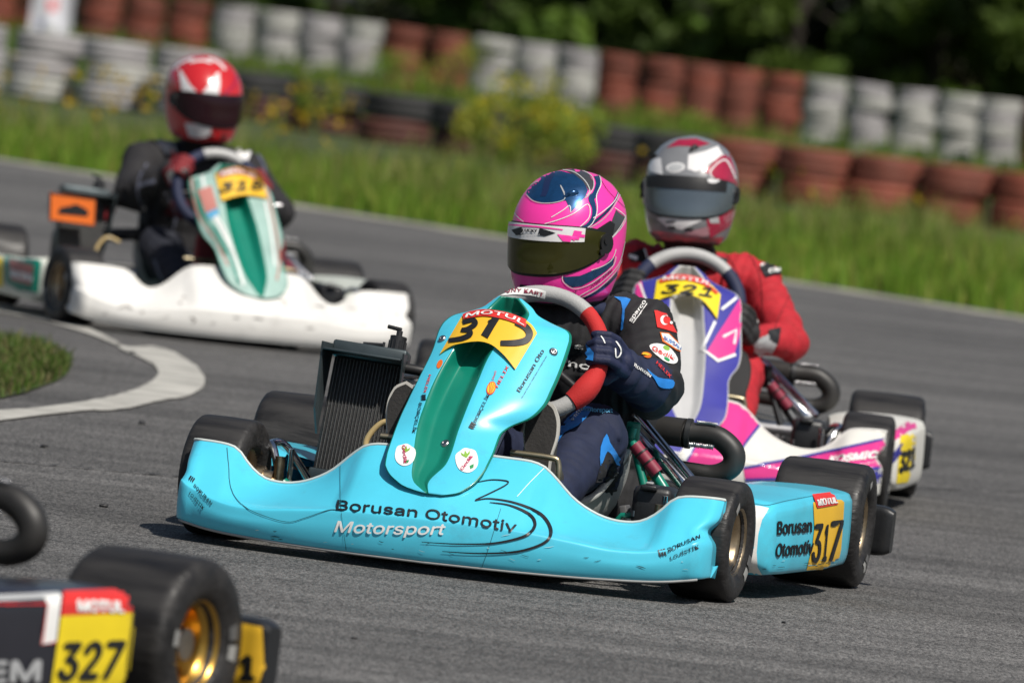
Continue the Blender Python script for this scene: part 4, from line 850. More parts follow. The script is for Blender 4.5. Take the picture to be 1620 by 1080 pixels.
# ================================================================== KART 1: turquoise, in focus
POSE_MAIN = (-0.0548125, 18.5862459, 0.1928721); POSE_WHITE = (-0.9423976, 29.1684730, -0.2624160); POSE_PINK = (0.4182918, 22.8916980, 0.0211621); POSE_FORE = (-1.5048751, 13.0236444, 0.4619240)
A = build_kart('racing_kart', POSE_MAIN, 'turquoise kart number 317 with green-grooved nose panel, leading on the racing line',
    dict(frame=GREEN, rim=BRONZE, steer=R(-5), fairing=[TURQ], nose=[TURQ, GREEN], pod=[TURQ], rear=[BPLA], trim=M('pale_trim', (.55, .60, .58), .5), hi=True, wheel_rot=R(-42),
         grip=[('rim_top', 50, 137, SILGRIP, 0), ('grip', -46, 50, REDGRIP, 1), ('rim_bottom', -125, -46, SILGRIP, 0), ('grip', 137, 235, REDGRIP, 0)]))
NAV = (.009, .015, .045); BK = (.013, .013, .015)
J = dict(BASEJ); J.update(hrot=(R(2), R(6), R(-21)), gripL=8, yc=.065, arm=1.05, shR=(-.585, -.035, .500), elR=(-.45, -.085, .37), wrR=(-.335, -.070, .42), sq=.75)
DA = driver(A, 'person', 'driver in black and navy race suit with pink and blue helmet, gripping the wheel', J, dict(torso=BK, upper_arm=BK, forearm=NAV, thigh=NAV, shin=NAV, neck=NAV), GLOVEN, (M('boot_sole_rubber', (.028, .026, .025), .85, var=.3, bump=.4, bscale=150), SOLEW, SHOE), 0, (PINKH, VIS, WHH, (.95, .915, 1.0)))
# ================================================================== KART 2: magenta and white
B = build_kart('racing_kart', POSE_PINK, 'magenta, white and violet kart number 321 following the turquoise kart',
    dict(frame=DKMET, rim=BRONZE, steer=R(-4), fairing=[CREAM], nose=[PURP, M('silver_panel', (.50, .50, .50), .3, coat=.4, var=.05)], pod=[CREAM], rear=[BPLA], straight=(.035, .012),
         grip=[('rim_top', 45, 135, SILGRIP, 0), ('grip', -60, 45, NAVYGRIP, 0), ('rim_bottom', -120, -60, SILGRIP, 0), ('grip', 135, 240, NAVYGRIP, 0)], wheel_c=(-.25, .015, .475)))
RD_ = (.42, .012, .022); J = dict(BASEJ); J.update(head=(-.60, -.005, .770), hrot=(R(3), R(-1), R(-8)), arm=.86, shift=(0, 0, .025), shL=(-.64, .20, .535), shR=(-.64, -.19, .535), elL=(-.46, .300, .400), elR=(-.46, -.29, .41), wrL=(-.33, .190, .40), wrR=(-.33, -.175, .45), gripL=-12, gripR=168, knL=(-.36, .17, .30), soleL=(.03, .165, .27), anL=(-.09, .17, .165))
DB = driver(B, 'person', 'driver in red race suit with grey, white and crimson helmet', J, dict(torso=RD_, upper_arm=RD_, forearm=RD_, thigh=RD_, shin=RD_, neck=(.02, .02, .022)), GLOVEB, (M('boot_sole_grey', (.05, .05, .052), .85), SHOE, SHOE), 0, (GREYH, VISB, BLKRUB))
# ================================================================== KART 3: white fairing
Wk = build_kart('racing_kart', POSE_WHITE, 'kart number 315 with plain scuffed white fairing and green nose panel',
    dict(frame=GREEN, rim=BRONZE, steer=R(10), fairing=[WHITEP], nose=[M('pale_mint_panel', (.34, .50, .45), .35, coat=.3, var=.12), GREEN], pod=[M('pale_pod', (.55, .58, .52), .4, var=.1)], rear=[BPLA], zt=ZT2, straight=(.005, -.045), wheel_rot=R(15), rad_c=(-.42, -.43, .285),
         grip=[('rim_top', 55, 112, SILGRIP, 0), ('grip', -60, 55, NAVYGRIP, 0), ('rim_bottom', -120, -60, NAVYGRIP, 0), ('grip', 112, 240, NAVYGRIP, 0)], wheel_c=(-.25, -.02, .478)))
BC = (.016, .015, .017); J = dict(BASEJ); J.update(head=(-.60, -.028, .785), hrot=(R(2), R(6), R(13)), shift=(0, 0, .04), shL=(-.64, .16, .545), shR=(-.64, -.20, .545), elL=(-.47, .24, .43), elR=(-.46, -.27, .44), wrL=(-.335, .13, .46), wrR=(-.335, -.165, .53), gripL=20, gripR=150, knR=(-.36, -.17, .27), soleL=(.03, .12, .27), soleR=(.03, -.10, .25))
DW = driver(Wk, 'person', 'driver in black race suit with red and white helmet behind a dark visor', J, dict(torso=BC, upper_arm=BC, forearm=BC, thigh=(.014, .016, .026), shin=(.014, .016, .026), neck=BC), GLOVER, (M('maroon_sole', (.14, .015, .02), .8), REDSHOE, REDSHOE), 0, (REDH, VISR, None))
# ================================================================== KART 4: black, passing in front, mostly out of the picture
Fk = build_kart('racing_kart', POSE_FORE, 'black kart number 327 with gold rims and orange rear bumper ends',
    dict(frame=DKMET, rim=GOLD, steer=R(-6), fairing=[BPLA], nose=[BPLA, BPLA], pod=[M('charcoal_vinyl', (.022, .022, .03), .35, coat=.3)], rear=[BPLA], spin=1.9, exh=(-.15, .022, .022),
         grip=[('rim_top', 50, 137, SILGRIP, 0), ('grip', -42, 50, NAVYGRIP, 0), ('rim_bottom', -125, -42, SILGRIP, 0), ('grip', 137, 235, NAVYGRIP, 0)]))
bpy.context.view_layer.update()

# ================================================================== PRINT, PLATES AND STICKERS
def zoomed(ox, oy, sc): return lambda *pts: [(ox+a/sc, oy+b/sc) for a, b in pts]
def T(Z, target, body, p0, p1, up, mat, k=1., **kw):
    (q0, q1), = [Z(p0, p1)]; z0 = Z((0, 0))[0]; z1 = Z(up)[0]; u = (z1[0]-z0[0], z1[1]-z0[1])
    if 'bend' in kw: kw['bend'] = kw['bend']*(Z((1, 0))[0][0]-z0[0])
    return text(target, body, q0, q1, u, mat, **kw)
def PO(Z, target, pts, mat, **kw): return poly(target, Z(*pts), mat, **kw)
def ST(Z, target, pts, wd, mat, **kw):
    sc = Z((1, 0))[0][0]-Z((0, 0))[0][0]; wd = [x*sc for x in wd] if hasattr(wd, '__len__') else wd*sc
    return stroke(target, Z(*pts), wd, mat, **kw)
def EL(Z, target, cx, cy, a, b, mat, rot=0, **kw): return poly(target, Z(*ellipse(cx, cy, a, b, rot)), mat, **kw)
def bolt(target, px, py, r_=.011, mat=STEEL):
    W = wmat(target); Wi = W.inverted(); o = Wi @ CAM; d = (Wi.to_3x3() @ ray(px, py)).normalized(); h, n, i, t = bvh(target).ray_cast(o, d)
    if h is None: return
    if n.dot(d) > 0: n = -n
    mb = MB(); Tm = Matrix.Translation(h) @ n.to_track_quat('Y', 'Z').to_matrix().to_4x4(); mb.lathe([(r_, 0), (r_*.98, .002), (r_*.7, .0045), (r_*.42, .0055), (r_*.38, .003), (0, .003)], 18, Tm); mb.build('bolt', mat, target)
def square_logo(Z, target, cx, cy, s, ang, mat):
    for k in range(3):
        c, sn = math.cos(R(ang)), math.sin(R(ang)); f = lambda a, b: (cx+(a*c-b*sn)*s, cy+(a*sn+b*c)*s)
        PO(Z, target, [f(-.5+k*.36, -.5), f(-.24+k*.36, -.5), f(-.24+k*.36, .5), f(-.5+k*.36, .1)], mat, name='logo', off=.002)
Z1 = zoomed(260, 420, 2.16); Z3 = zoomed(800, 560, 2.53125); Z4 = zoomed(480, 440, 3.0); Z5 = zoomed(280, 480, 2.5725); Z7 = zoomed(680, 450, 3.2727); Z8 = zoomed(1060, 700, 4.1526); ZD = zoomed(840, 470, 3.0); ZH = zoomed(760, 240, 3.375)
HAIR = M('thin_seam', (.02, .12, .15), .6)
f = A['fairing']
T(Z1, f, 'Borusan Otomotiv', (588, 836), (1200, 912), (7, -47), BLK, bold=.012, bend=9)
T(Z1, f, 'Motorsport', (582, 908), (960, 918), (2, -52), WHT, bold=.016, shear=.22, bend=-3)
ST(Z1, f, [(1065, 742), (1120, 733), (1172, 738), (1165, 752), (1110, 780), (1062, 803), (1110, 797), (1200, 812), (1285, 850), (1320, 905), (1300, 945), (1210, 975), (1080, 982), (950, 975)], [2, 3, 4, 4, 4, 3, 4, 6, 10, 12, 9, 7, 5, 2], BLK, name='swoosh', off=.0022)
ST(Z1, f, [(1112, 810), (1180, 820), (1245, 850), (1265, 888), (1235, 922), (1130, 947), (1000, 950), (880, 943)], [2, 5, 10, 12, 9, 6, 4, 2], BLK, name='swoosh', off=.0022)
T(Z5, f, 'BORUSAN', (66, 746), (140, 820), (9, -15), BLK, bold=.012); T(Z5, f, 'LOJİSTİK', (50, 774), (108, 838), (9, -14), BLK, bold=.012); square_logo(Z5, f, 59, 717, 22, 35, BLK)
T(Z3, f, 'BORUSAN', (650, 794), (778, 738), (-3, -21), BLK, bold=.012); T(Z3, f, 'LOJİSTİK', (660, 824), (772, 776), (-3, -20), BLK, bold=.012); square_logo(Z3, f, 627, 798, 30, -15, BLK)
ST(Z1, f, [(214, 622), (220, 690), (226, 760), (262, 815), (330, 850), (420, 875), (480, 862), (560, 836), (610, 838)], 2.2, HAIR, name='seam')
ST(Z1, f, [(603, 640), (602, 760), (606, 850), (622, 970)], 1.6, HAIR, name='seam'); ST(Z1, f, [(1300, 690), (1250, 740), (1205, 790)], 2.0, WHT, name='seam')
ST(Z1, f, [(1150, 830), (1110, 960), (1085, 1030)], 1.4, HAIR, name='seam')
# nose panel and its plate
n_ = A['nose']
pl = plate_from_pixels(A['root'], A['nose_smooth'], Z7((52, 366), (100, 332), (150, 314), (250, 300), (320, 316), (375, 360), (410, 400), (442, 444)), Z7((165, 172), (215, 145), (290, 134), (400, 150), (480, 180), (530, 215), (555, 256)), YEL); A['plate'] = pl
ST(Z7, pl, [(172, 200), (222, 186), (236, 206), (200, 232), (168, 238), (206, 242), (208, 262), (166, 282), (100, 291)], [20, 26, 28, 24, 20, 24, 28, 26, 20], BLK, name='number', off=.0022); ST(Z7, pl, [(284, 272), (318, 215), (346, 172)], [40, 38, 36], BLK, name='number', off=.0022); ST(Z7, pl, [(346, 176), (304, 196)], [16, 10], BLK, name='number', off=.0026)
ST(Z7, pl, [(446, 196), (496, 224), (515, 258), (498, 290), (445, 304), (366, 306)], [34, 36, 36, 34, 32, 26], BLK, name='number', off=.0022)
ST(Z7, pl, [(172, 172), (215, 160), (290, 150), (400, 168), (500, 208)], [22, 32, 34, 38, 38], REDP, name='sponsor_strip', off=.003)
T(Z7, pl, 'MOTUL', (188, 178), (484, 218), (12, -26), WHT, bold=.05, name='lettering', bend=34, off=.0045)
T(Z7, n_, 'BORÇELİK', (240, 716), (310, 574), (-20, -11), BLK, bold=.008); square_logo(Z7, n_, 222, 733, 34, -60, BLK)
T(Z7, n_, 'Shell', (330, 500), (346, 452), (-13, -8), REDP, bold=.01); T(Z7, n_, 'HELIX', (352, 537), (410, 428), (-19, -12), REDP, bold=.02)
EL(Z7, n_, 318, 538, 23, 36, REDP, 20, name='logo', off=.0018); EL(Z7, n_, 318, 538, 19, 31, YEL, 20, name='logo', off=.0026)
for q in (-13, -5, 5, 13): ST(Z7, n_, [(318+q*1.1+8, 512+q*.4), (318+q*.4-6, 565)], 2, REDP, name='logo', off=.0034, smooth=0)
T(Z7, n_, 'Borusan Oto', (466, 560), (592, 347), (-25, -17), BLK, bold=.012); T(Z7, n_, 'Borusan Otomotiv Yetkili Satıcı ve Yetkili Servisi', (478, 590), (606, 374), (-9, -6), BLK)
T(Z4, n_, 'BORÇELİK', (552, 592), (518, 736), (18, 4), BLK, bold=.008); square_logo(Z4, n_, 570, 568, 26, 90, BLK)
T(Z4, n_, 'HELIX', (598, 460), (572, 545), (15, 4), REDP, bold=.04); EL(Z4, n_, 648, 408, 12, 22, ORANGE, 25, name='logo')
def shield(Z, t, cx, cy, s, ang, txt, tp0, tp1, up):
    c, sn = math.cos(R(ang)), math.sin(R(ang)); q = lambda L: [(cx+(a*c-b*sn)*s, cy+(a*sn+b*c)*s) for a, b in L]
    PO(Z, t, q([(-.42, -.28), (-.2, -.42), (0, -.5), (.22, -.42), (.42, -.28), (.45, .1), (.32, .38), (0, .52), (-.32, .38), (-.45, .1)]), WHT, name='badge', smooth=3, off=.0016)
    for a in (-32, 0, 32):
        PO(Z, t, q([(0, -.08), (.20*math.sin(R(a))-.07*math.cos(R(a)), -.22), (.36*math.sin(R(a)), -.08-.32*math.cos(R(a))), (.20*math.sin(R(a))+.07*math.cos(R(a)), -.22)]), LIME, name='badge_leaf', off=.0024)
    PO(Z, t, q([(.06, .26), (.24, .22), (.20, .36), (.06, .40)]), LOGOG, name='badge_mark', off=.0024); T(Z, t, txt, tp0, tp1, up, M('crimson_print', (.55, .03, .12), .5), bold=.015, off=.003)
shield(Z4, n_, 483, 838, 104, 10, 'Gedik', (468, 798), (478, 884), (24, -4)); shield(Z4, n_, 776, 864, 116, -12, 'Gedik', (756, 916), (806, 848), (-18, -14))
bolt(n_, *Z4((660, 288))[0], .009); bolt(n_, *Z4((1186, 350))[0], .010); bolt(n_, *Z4((672, 785))[0], .011)
# sidepod on the kart's left
p = A['pod1']
PO(Z8, p, [(556, 412), (600, 418), (650, 430), (604, 505), (578, 600), (568, 720), (574, 812), (616, 884), (600, 900), (520, 905), (480, 800), (520, 500)], WHITEP, name='bare_plastic', off=.001)
ST(Z8, p, [(585, 880), (720, 899), (900, 868), (1095, 850)], 12, WHITEP, name='bare_plastic', off=.0012)
ST(Z8, p, [(560, 402), (640, 412), (760, 384), (930, 352)], 2.5, HAIR, name='seam')
PO(Z8, p, [(937, 392), (1075, 376), (1124, 376), (1140, 390), (1136, 480), (1120, 700), (1096, 808), (1070, 824), (894, 834), (906, 780), (930, 690), (945, 560)], YEL, name='number_plate', off=.0016)
T(Z8, p, 'Borusan', (700, 602), (924, 584), (4, -122), BLK, bold=.018); T(Z8, p, 'Otomotiv', (690, 748), (934, 722), (8, -122), BLK, bold=.018, shear=.08)
T(Z8, p, '3', (922, 782), (972, 778), (36, -352), BLK, bold=.012, name='number', off=.003); T(Z8, p, '1', (996, 774), (1014, 771), (32, -335), BLK, bold=.012, name='number', off=.003); T(Z8, p, '7', (1032, 772), (1104, 764), (34, -365), BLK, bold=.012, name='number', off=.003)
PO(Z8, p, [(930, 346), (1066, 330), (1096, 404), (960, 428)], REDP, name='sponsor_strip', off=.0034); T(Z8, p, 'MOTUL', (966, 412), (1088, 394), (-14, -50), WHT, bold=.05, off=.0044)
# pod on the right: small red mark
# steering wheel label
rt = A['rim_top']
PO(ZH, rt, [(76, 776), (90, 742), (200, 728), (300, 734), (352, 746), (346, 784), (290, 768), (200, 762), (110, 770)], WHT, name='label', off=.0022); T(ZH, rt, 'TONY KART', (106, 764), (336, 772), (4, -24), M('maroon_print', (.25, .02, .05), .5), bold=.03, bend=16, off=.0032)
# helmet
h = DA['helmet']
PO(ZH, h, [(246, 228), (256, 185), (300, 138), (365, 109), (430, 104), (500, 122), (548, 160), (574, 206), (560, 242), (520, 285), (482, 325), (474, 300), (456, 262), (400, 270), (330, 273), (278, 258)], BLUEH, name='paint_patch', off=.0008)
PO(ZH, h, [(330, 215), (345, 140), (385, 112), (400, 116), (375, 160), (362, 215), (350, 240), (320, 240)], NAVYH, name='paint_patch', off=.0013)
PO(ZH, h, [(440, 98), (520, 94), (578, 120), (606, 168), (600, 205), (576, 205), (548, 160), (500, 122)], M('charcoal_paint', (.05, .052, .056), .3, coat=.6), name='paint_patch', off=.001)
ST(ZH, h, [(535, 90), (600, 112), (628, 165), (612, 225), (592, 250), (606, 300), (602, 350), (575, 392), (530, 415)], [16, 22, 26, 30, 34, 22, 22, 24, 22], BLUEH, name='paint_stripe', off=.0012)
ST(ZH, h, [(745, 188), (722, 250), (684, 308), (625, 362), (560, 408)], [6, 12, 14, 16, 12], NAVYH, name='paint_stripe', off=.0012)
for L_ in ([(246, 228), (280, 262), (330, 276), (400, 273), (452, 250), (428, 182), (450, 222)], [(520, 92), (590, 130), (604, 185), (578, 232), (556, 250)], [(560, 88), (625, 118), (642, 172), (618, 236), (622, 300), (612, 352), (585, 395), (545, 418)], [(345, 386), (420, 364), (500, 330), (572, 282), (580, 348), (522, 410)], [(190, 262), (184, 320), (205, 352), (232, 374)], [(750, 182), (715, 262), (655, 318), (600, 355)], [(755, 210), (740, 240), (690, 320), (640, 372), (575, 412)], [(482, 325), (476, 290), (440, 315), (380, 352)], [(250, 225), (258, 190), (310, 160)], [(440, 100), (500, 112), (555, 155), (582, 205), (566, 238)]):
    ST(ZH, h, L_, 4.5, SILV if len(L_) % 2 else WHH, name='pinstripe', off=.0018)
PO(ZH, h, [(722, 312), (770, 350), (752, 402), (704, 452), (690, 395)], M('charcoal_paint', (0, 0, 0)), name='paint_patch', off=.001); ST(ZH, h, [(715, 300), (772, 348), (750, 405), (700, 460)], 4, WHH, name='pinstripe', off=.0016)
PO(ZH, h, [(560, 600), (575, 480), (610, 420), (690, 368), (716, 386), (706, 440), (682, 482), (640, 502), (604, 560)], BLKRUB, name='visor_plate', off=.0016)
PO(ZH, h, [(440, 668), (530, 662), (592, 636), (660, 604), (716, 556), (708, 602), (668, 638), (600, 684), (540, 716), (490, 722), (452, 700)], BLUEH, name='paint_patch', off=.001)
for L_ in ([(440, 655), (440, 690), (490, 728), (545, 722), (610, 690), (700, 615), (722, 560)], [(500, 795), (620, 735), (720, 640), (768, 545)], [(590, 632), (650, 610), (700, 575), (722, 520)], [(690, 470), (745, 400), (775, 340)], [(525, 770), (640, 700), (735, 600), (770, 480)]): ST(ZH, h, L_, 4, WHH, name='pinstripe', off=.0016)
ST(ZH, h, [(500, 808), (640, 735), (735, 640), (775, 545)], [10, 14, 14, 6], NAVYH, name='paint_stripe', off=.0012)
T(ZH, h, 'AYSE CEBI', (586, 724), (700, 636), (0, -15), BLK, bold=.02, off=.002); T(ZH, h, 'AYSE', (450, 772), (515, 745), (0, -12), BLK, bold=.02, off=.002)
ST(ZH, h, [(560, 85), (620, 120), (680, 210), (770, 300)], 2, BLK, name='shell_seam', off=.0016)
sv = DA['strip']
for L_ in ([(168, 418), (222, 402), (228, 444), (192, 446)], [(308, 446), (318, 408), (402, 434), (345, 452)]): PO(ZH, sv, L_, BLK, name='logo', off=.0014)
T(ZH, sv, 'LUCKY', (226, 426), (304, 430), (2, -20), BLK, bold=.05, off=.0018); T(ZH, sv, 'DESIGN', (218, 441), (318, 447), (1, -11), SILV, off=.0018)
PO(ZH, sv, [(410, 440), (490, 450), (500, 420), (585, 432), (580, 462), (530, 456), (520, 486), (440, 478)], PINKH, name='checker', off=.0014); PO(ZH, sv, [(152, 386), (300, 396), (440, 414), (440, 420), (300, 404), (152, 394)], PINKH, name='checker', off=.0014)
# fin vents on the helmet brow
def fin(hm, Z, a, b, wd, ht, mat):
    W = wmat(hm); Wi = W.inverted(); o = Wi @ CAM; P = []
    for q in Z(a, b):
        d = (Wi.to_3x3() @ ray(*q)).normalized(); hit, nn, i, t = bvh(hm).ray_cast(o, d)
        if hit is None: return
        P.append((hit, nn if nn.dot(d) < 0 else -nn))
    (p0, n0), (p1, n1) = P; s_ = (p1-p0).cross(n0).normalized(); mb = MB(); rows = []
    for k in range(9):
        t = k/8; c = p0.lerp(p1, t); n = n0.lerp(n1, t).normalized(); hh = ht*math.sin(min(1, t*1.6)*PI/2)*(1-max(0, t-.8)*2.5); ww = wd*(.25+.75*t)*(1-max(0, t-.85)*3)
        rows.append([c+s_*ww*math.cos(x)+n*(hh*max(0, math.sin(x))-.002) for x in np.linspace(PI, 0, 9)])
    mb.grid(rows); mb.grid(rows, flip=True); mb.build('brow_vent', mat, hm)
fin(h, ZH, (430, 250), (520, 215), .010, .013, BLUEH); fin(h, ZH, (212, 235), (262, 192), .008, .011, BLUEH)
# suit
b = DA['body']
T(ZD, b, 'sparco', (480, 122), (545, 26), (-22, -14), WHT, bold=.025, off=.003); ST(ZD, b, [(486, 126), (520, 80), (550, 34)], 4, WHT, name='underline', off=.003)
PO(ZD, b, [(585, 62), (640, 80), (690, 172), (598, 146)], REDP, name='flag_patch', off=.0025); EL(ZD, b, 632, 112, 21, 24, WHT, name='crescent', off=.0035); EL(ZD, b, 639, 113, 16, 19, REDP, name='crescent', off=.0045); EL(ZD, b, 660, 126, 6, 7, WHT, name='star', off=.0045)
PO(ZD, b, [(610, 168), (652, 172), (710, 228), (708, 260), (690, 256), (622, 212)], ORANGE, name='patch_border', off=.0025); PO(ZD, b, [(615, 173), (650, 177), (705, 231), (703, 253), (690, 249), (626, 207)], WHT, name='patch', off=.0032); T(ZD, b, 'SUPSAN', (626, 203), (703, 250), (3, -20), BLUEP, bold=.03, off=.004)
PO(ZD, b, [(562, 236), (598, 224), (650, 238), (690, 288), (682, 316), (642, 312), (592, 276)], WHT, name='patch', smooth=3, off=.0028); EL(ZD, b, 640, 246, 16, 10, LIME, 20, name='leaf', off=.0036); T(ZD, b, 'Gedik', (574, 256), (672, 304), (8, -26), REDP, bold=.03, off=.004); EL(ZD, b, 642, 298, 14, 6, LOGOG, 30, name='leaf', off=.0036)
EL(ZD, b, 550, 278, 23, 14, ORANGE, 15, name='logo', off=.003); EL(ZD, b, 548, 276, 17, 9, YEL, 15, name='logo', off=.0038)
T(ZD, b, 'HELIX', (590, 318), (655, 384), (10, -16), REDP, bold=.04, off=.003); T(ZD, b, 'Otomotiv', (478, 322), (566, 384), (5, -24), WHT, bold=.02, off=.003)
PO(ZD, b, [(548, 340), (600, 380), (672, 394), (668, 430), (612, 426), (586, 392)], BLUEP, name='suit_stripe', off=.0022, smooth=3)
T(ZD, b, 'no', (178, 326), (282, 346), (2, -44), WHT, bold=.03, off=.004); T(ZD, b, 's', (206, 238), (246, 246), (2, -36), WHT, bold=.03, off=.004)
T(ZD, b, 'otomotiv', (50, 500), (174, 494), (1, -20), WHT, bold=.02, off=.004); T(ZD, b, 'Motorsport', (250, 545), (384, 553), (1, -26), CYANP, bold=.02, off=.004)
PO(ZD, b, [(395, 0), (450, 4), (474, 14), (448, 60), (440, 150), (430, 160), (436, 60), (426, 22)], BLUEP, name='suit_stripe', off=.0022)
PO(ZD, b, [(124, 700), (126, 650), (176, 574), (246, 526), (284, 524), (272, 562), (222, 612), (160, 645)], BLUEP, name='suit_stripe', off=.0022, smooth=3)
T(ZD, b, 'PRIME', (206, 590), (262, 520), (-22, -12), WHT, off=.0036)
PO(ZD, b, [(326, 800), (328, 710), (356, 648), (372, 690), (404, 738), (438, 800), (444, 890), (426, 905), (418, 830), (388, 760), (360, 730), (342, 770)], BLUEP, name='suit_stripe', off=.0022, smooth=2)
PO(ZD, b, [(326, 800), (342, 772), (360, 732), (388, 762), (416, 835), (424, 905), (392, 990), (330, 1030), (240, 1010), (290, 930)], M('black_suit_panel', BK, .85, var=.2, bump=.3, bscale=60), name='suit_panel', off=.0018, smooth=2)
g_ = DA['gloveL']
ST(ZD, g_, [(290, 165), (300, 130), (310, 165), (285, 140), (316, 142), (290, 165)], 4, WHT, name='glove_star', off=.002, smooth=0); ST(ZD, g_, [(332, 182), (352, 218)], 5, WHT, name='glove_stripe', off=.002, smooth=0); ST(ZD, g_, [(400, 210), (424, 245), (420, 275), (402, 282), (398, 240)], 6, WHT, name='glove_logo', off=.002)
PO(ZD, g_, [(238, 250), (262, 222), (300, 262), (296, 300), (262, 296)], BLUEP, name='glove_panel', off=.0018)
# ---------------------------------------------------------------- kart 321
ZP = zoomed(940, 200, 1.8); f = B['fairing']
PO(ZP, f, [(150, 880), (180, 770), (345, 775), (240, 935), (160, 930)], PURP, name='sticker', off=.0014); ST(ZP, f, [(362, 783), (300, 880), (255, 950)], 22, WHT, name='sticker', off=.0016)
PO(ZP, f, [(372, 783), (440, 800), (482, 832), (470, 852), (425, 908), (385, 972), (310, 978), (262, 955), (306, 885)], PINKP, name='sticker', off=.0022)
ST(ZP, f, [(484, 830), (425, 908), (376, 980)], 8, PURP, name='sticker', off=.003); ST(ZP, f, [(374, 782), (308, 880), (264, 952)], 6, PURP, name='sticker', off=.003)
PO(ZP, f, [(425, 976), (600, 946), (700, 922), (822, 893), (834, 900), (836, 966), (700, 985), (560, 1000), (430, 1004)], PINKP, name='sticker', off=.0018)
ST(ZP, f, [(425, 972), (600, 941), (830, 890)], 7, PURP, name='sticker', off=.003); ST(ZP, f, [(430, 1005), (600, 998), (838, 968)], 8, PURP, name='sticker', off=.003); ST(ZP, f, [(770, 1004), (834, 992)], 34, PURP, name='sticker', off=.0016, smooth=0)
T(ZP, f, 'KOSMIC', (668, 962), (802, 945), (4, -27), WHT, bold=.06, shear=.25, off=.004); T(ZP, f, 'RACING KART', (690, 976), (796, 962), (1, -8), WHT, off=.004)
n_ = B['nose']
PO(ZP, n_, [(372, 560), (420, 482), (425, 520), (412, 600), (398, 648), (345, 664), (322, 640), (352, 590)], PINKP, name='sticker', off=.0016); PO(ZP, n_, [(112, 460), (135, 440), (150, 500), (130, 500)], PINKP, name='sticker', off=.0016)
ST(ZP, n_, [(344, 556), (308, 634), (352, 668), (402, 650)], 8, WHT, name='sticker', off=.0024, smooth=0); ST(ZP, n_, [(362, 522), (418, 478)], 8, WHT, name='sticker', off=.0024, smooth=0); ST(ZP, n_, [(366, 600), (404, 580), (398, 620)], 7, WHT, name='sticker', off=.0024, smooth=0); ST(ZP, n_, [(128, 440), (150, 500)], 6, WHT, name='sticker', off=.0024, smooth=0)
pl = plate_from_pixels(B['root'], B['nose_smooth'], ZP((168, 506), (205, 488), (250, 480), (300, 492), (332, 525), (350, 552)), ZP((178, 442), (215, 428), (265, 426), (320, 444), (360, 482)), YEL2, lift=.012)
T(ZP, pl, '321', (192, 478), (334, 488), (8, -34), BLK, bold=.03, shear=.15, bend=6, off=.003, name='number'); ST(ZP, pl, [(186, 440), (225, 432), (265, 432), (316, 448), (352, 474)], 15, REDP, name='sponsor_strip', off=.0032); T(ZP, pl, 'MOTUL', (198, 441), (332, 458), (3, -14), WHT, bold=.05, bend=9, off=.0045)
b = DB['body']
PO(ZP, b, [(472, 405), (508, 374), (552, 402), (545, 415), (488, 432)], BLK, name='shoulder_patch', off=.004); ST(ZP, b, [(474, 400), (506, 376)], 5, WHT, name='shoulder_patch', off=.005, smooth=0); T(ZP, b, 'OMP', (496, 422), (540, 408), (0, -15), WHT, bold=.05, off=.006)
PO(ZP, b, [(92, 366), (140, 348), (158, 388), (106, 386)], BLK, name='shoulder_patch', off=.004); ST(ZP, b, [(142, 352), (156, 386)], 6, WHT, name='shoulder_patch', off=.005, smooth=0); ST(ZP, b, [(98, 370), (124, 378)], 10, WHT, name='shoulder_patch', off=.005, smooth=0)
g_ = DB['gloveL']
PO(ZP, g_, [(458, 510), (488, 505), (496, 560), (478, 582), (462, 560)], WHT, name='glove_panel', off=.003)
PO(ZP, b, [(452, 610), (500, 590), (520, 618), (500, 655), (470, 660), (456, 640)], SILV, name='cuff', off=.004); PO(ZP, b, [(492, 582), (530, 575), (522, 620), (496, 606)], BLK, name='cuff', off=.005)
h = DB['helmet']
PO(ZP, h, [(152, 96), (190, 90), (196, 138), (160, 128)], WHH, name='paint_patch', off=.001); PO(ZP, h, [(268, 82), (318, 70), (352, 56), (368, 84), (330, 106), (290, 130), (266, 122)], WHH, name='paint_patch', off=.001)
PO(ZP, h, [(312, 128), (360, 84), (385, 80), (402, 130), (410, 200), (405, 240), (385, 285), (330, 318), (318, 260), (350, 200), (350, 150)], CRIM, name='paint_patch', off=.0012); PO(ZP, h, [(206, 62), (240, 38), (290, 36), (330, 50), (300, 58), (240, 56)], CRIM, name='paint_patch', off=.001)
ST(ZP, h, [(350, 160), (330, 130), (372, 96), (402, 150)], 4, WHH, name='pinstripe', off=.002); EL(ZP, h, 232, 118, 27, 14, WHH, -6, name='logo', off=.0016); EL(ZP, h, 232, 118, 22, 10, SILV, -6, name='logo', off=.0024)
PO(ZP, h, [(178, 262), (240, 250), (312, 238), (306, 268), (250, 294), (208, 286)], WHH, name='paint_patch', off=.0012); PO(ZP, h, [(176, 296), (250, 306), (330, 282), (402, 236), (396, 262), (320, 312), (250, 332), (196, 322)], M('rose_helmet_paint', (.42, .22, .25), .3, coat=.6), name='paint_patch', off=.0011); PO(ZP, h, [(318, 240), (345, 225), (356, 275), (330, 275)], SILV, name='paint_patch', off=.002)
ST(ZP, h, [(205, 272), (232, 270)], 4, BLK, name='vent_slot', off=.0025, smooth=0); ST(ZP, h, [(260, 262), (288, 254)], 4, BLK, name='vent_slot', off=.0025, smooth=0)
EL(ZP, DB['strip'], 340, 152, 18, 10, WHH, -8, name='logo', off=.0016); EL(ZP, DB['strip'], 156, 182, 12, 9, WHH, 10, name='logo', off=.0016); fin(h, ZP, (268, 76), (292, 56), .012, .012, BLKRUB); fin(h, ZP, (160, 98), (178, 82), .008, .010, BLKRUB)
p = B['pod1']
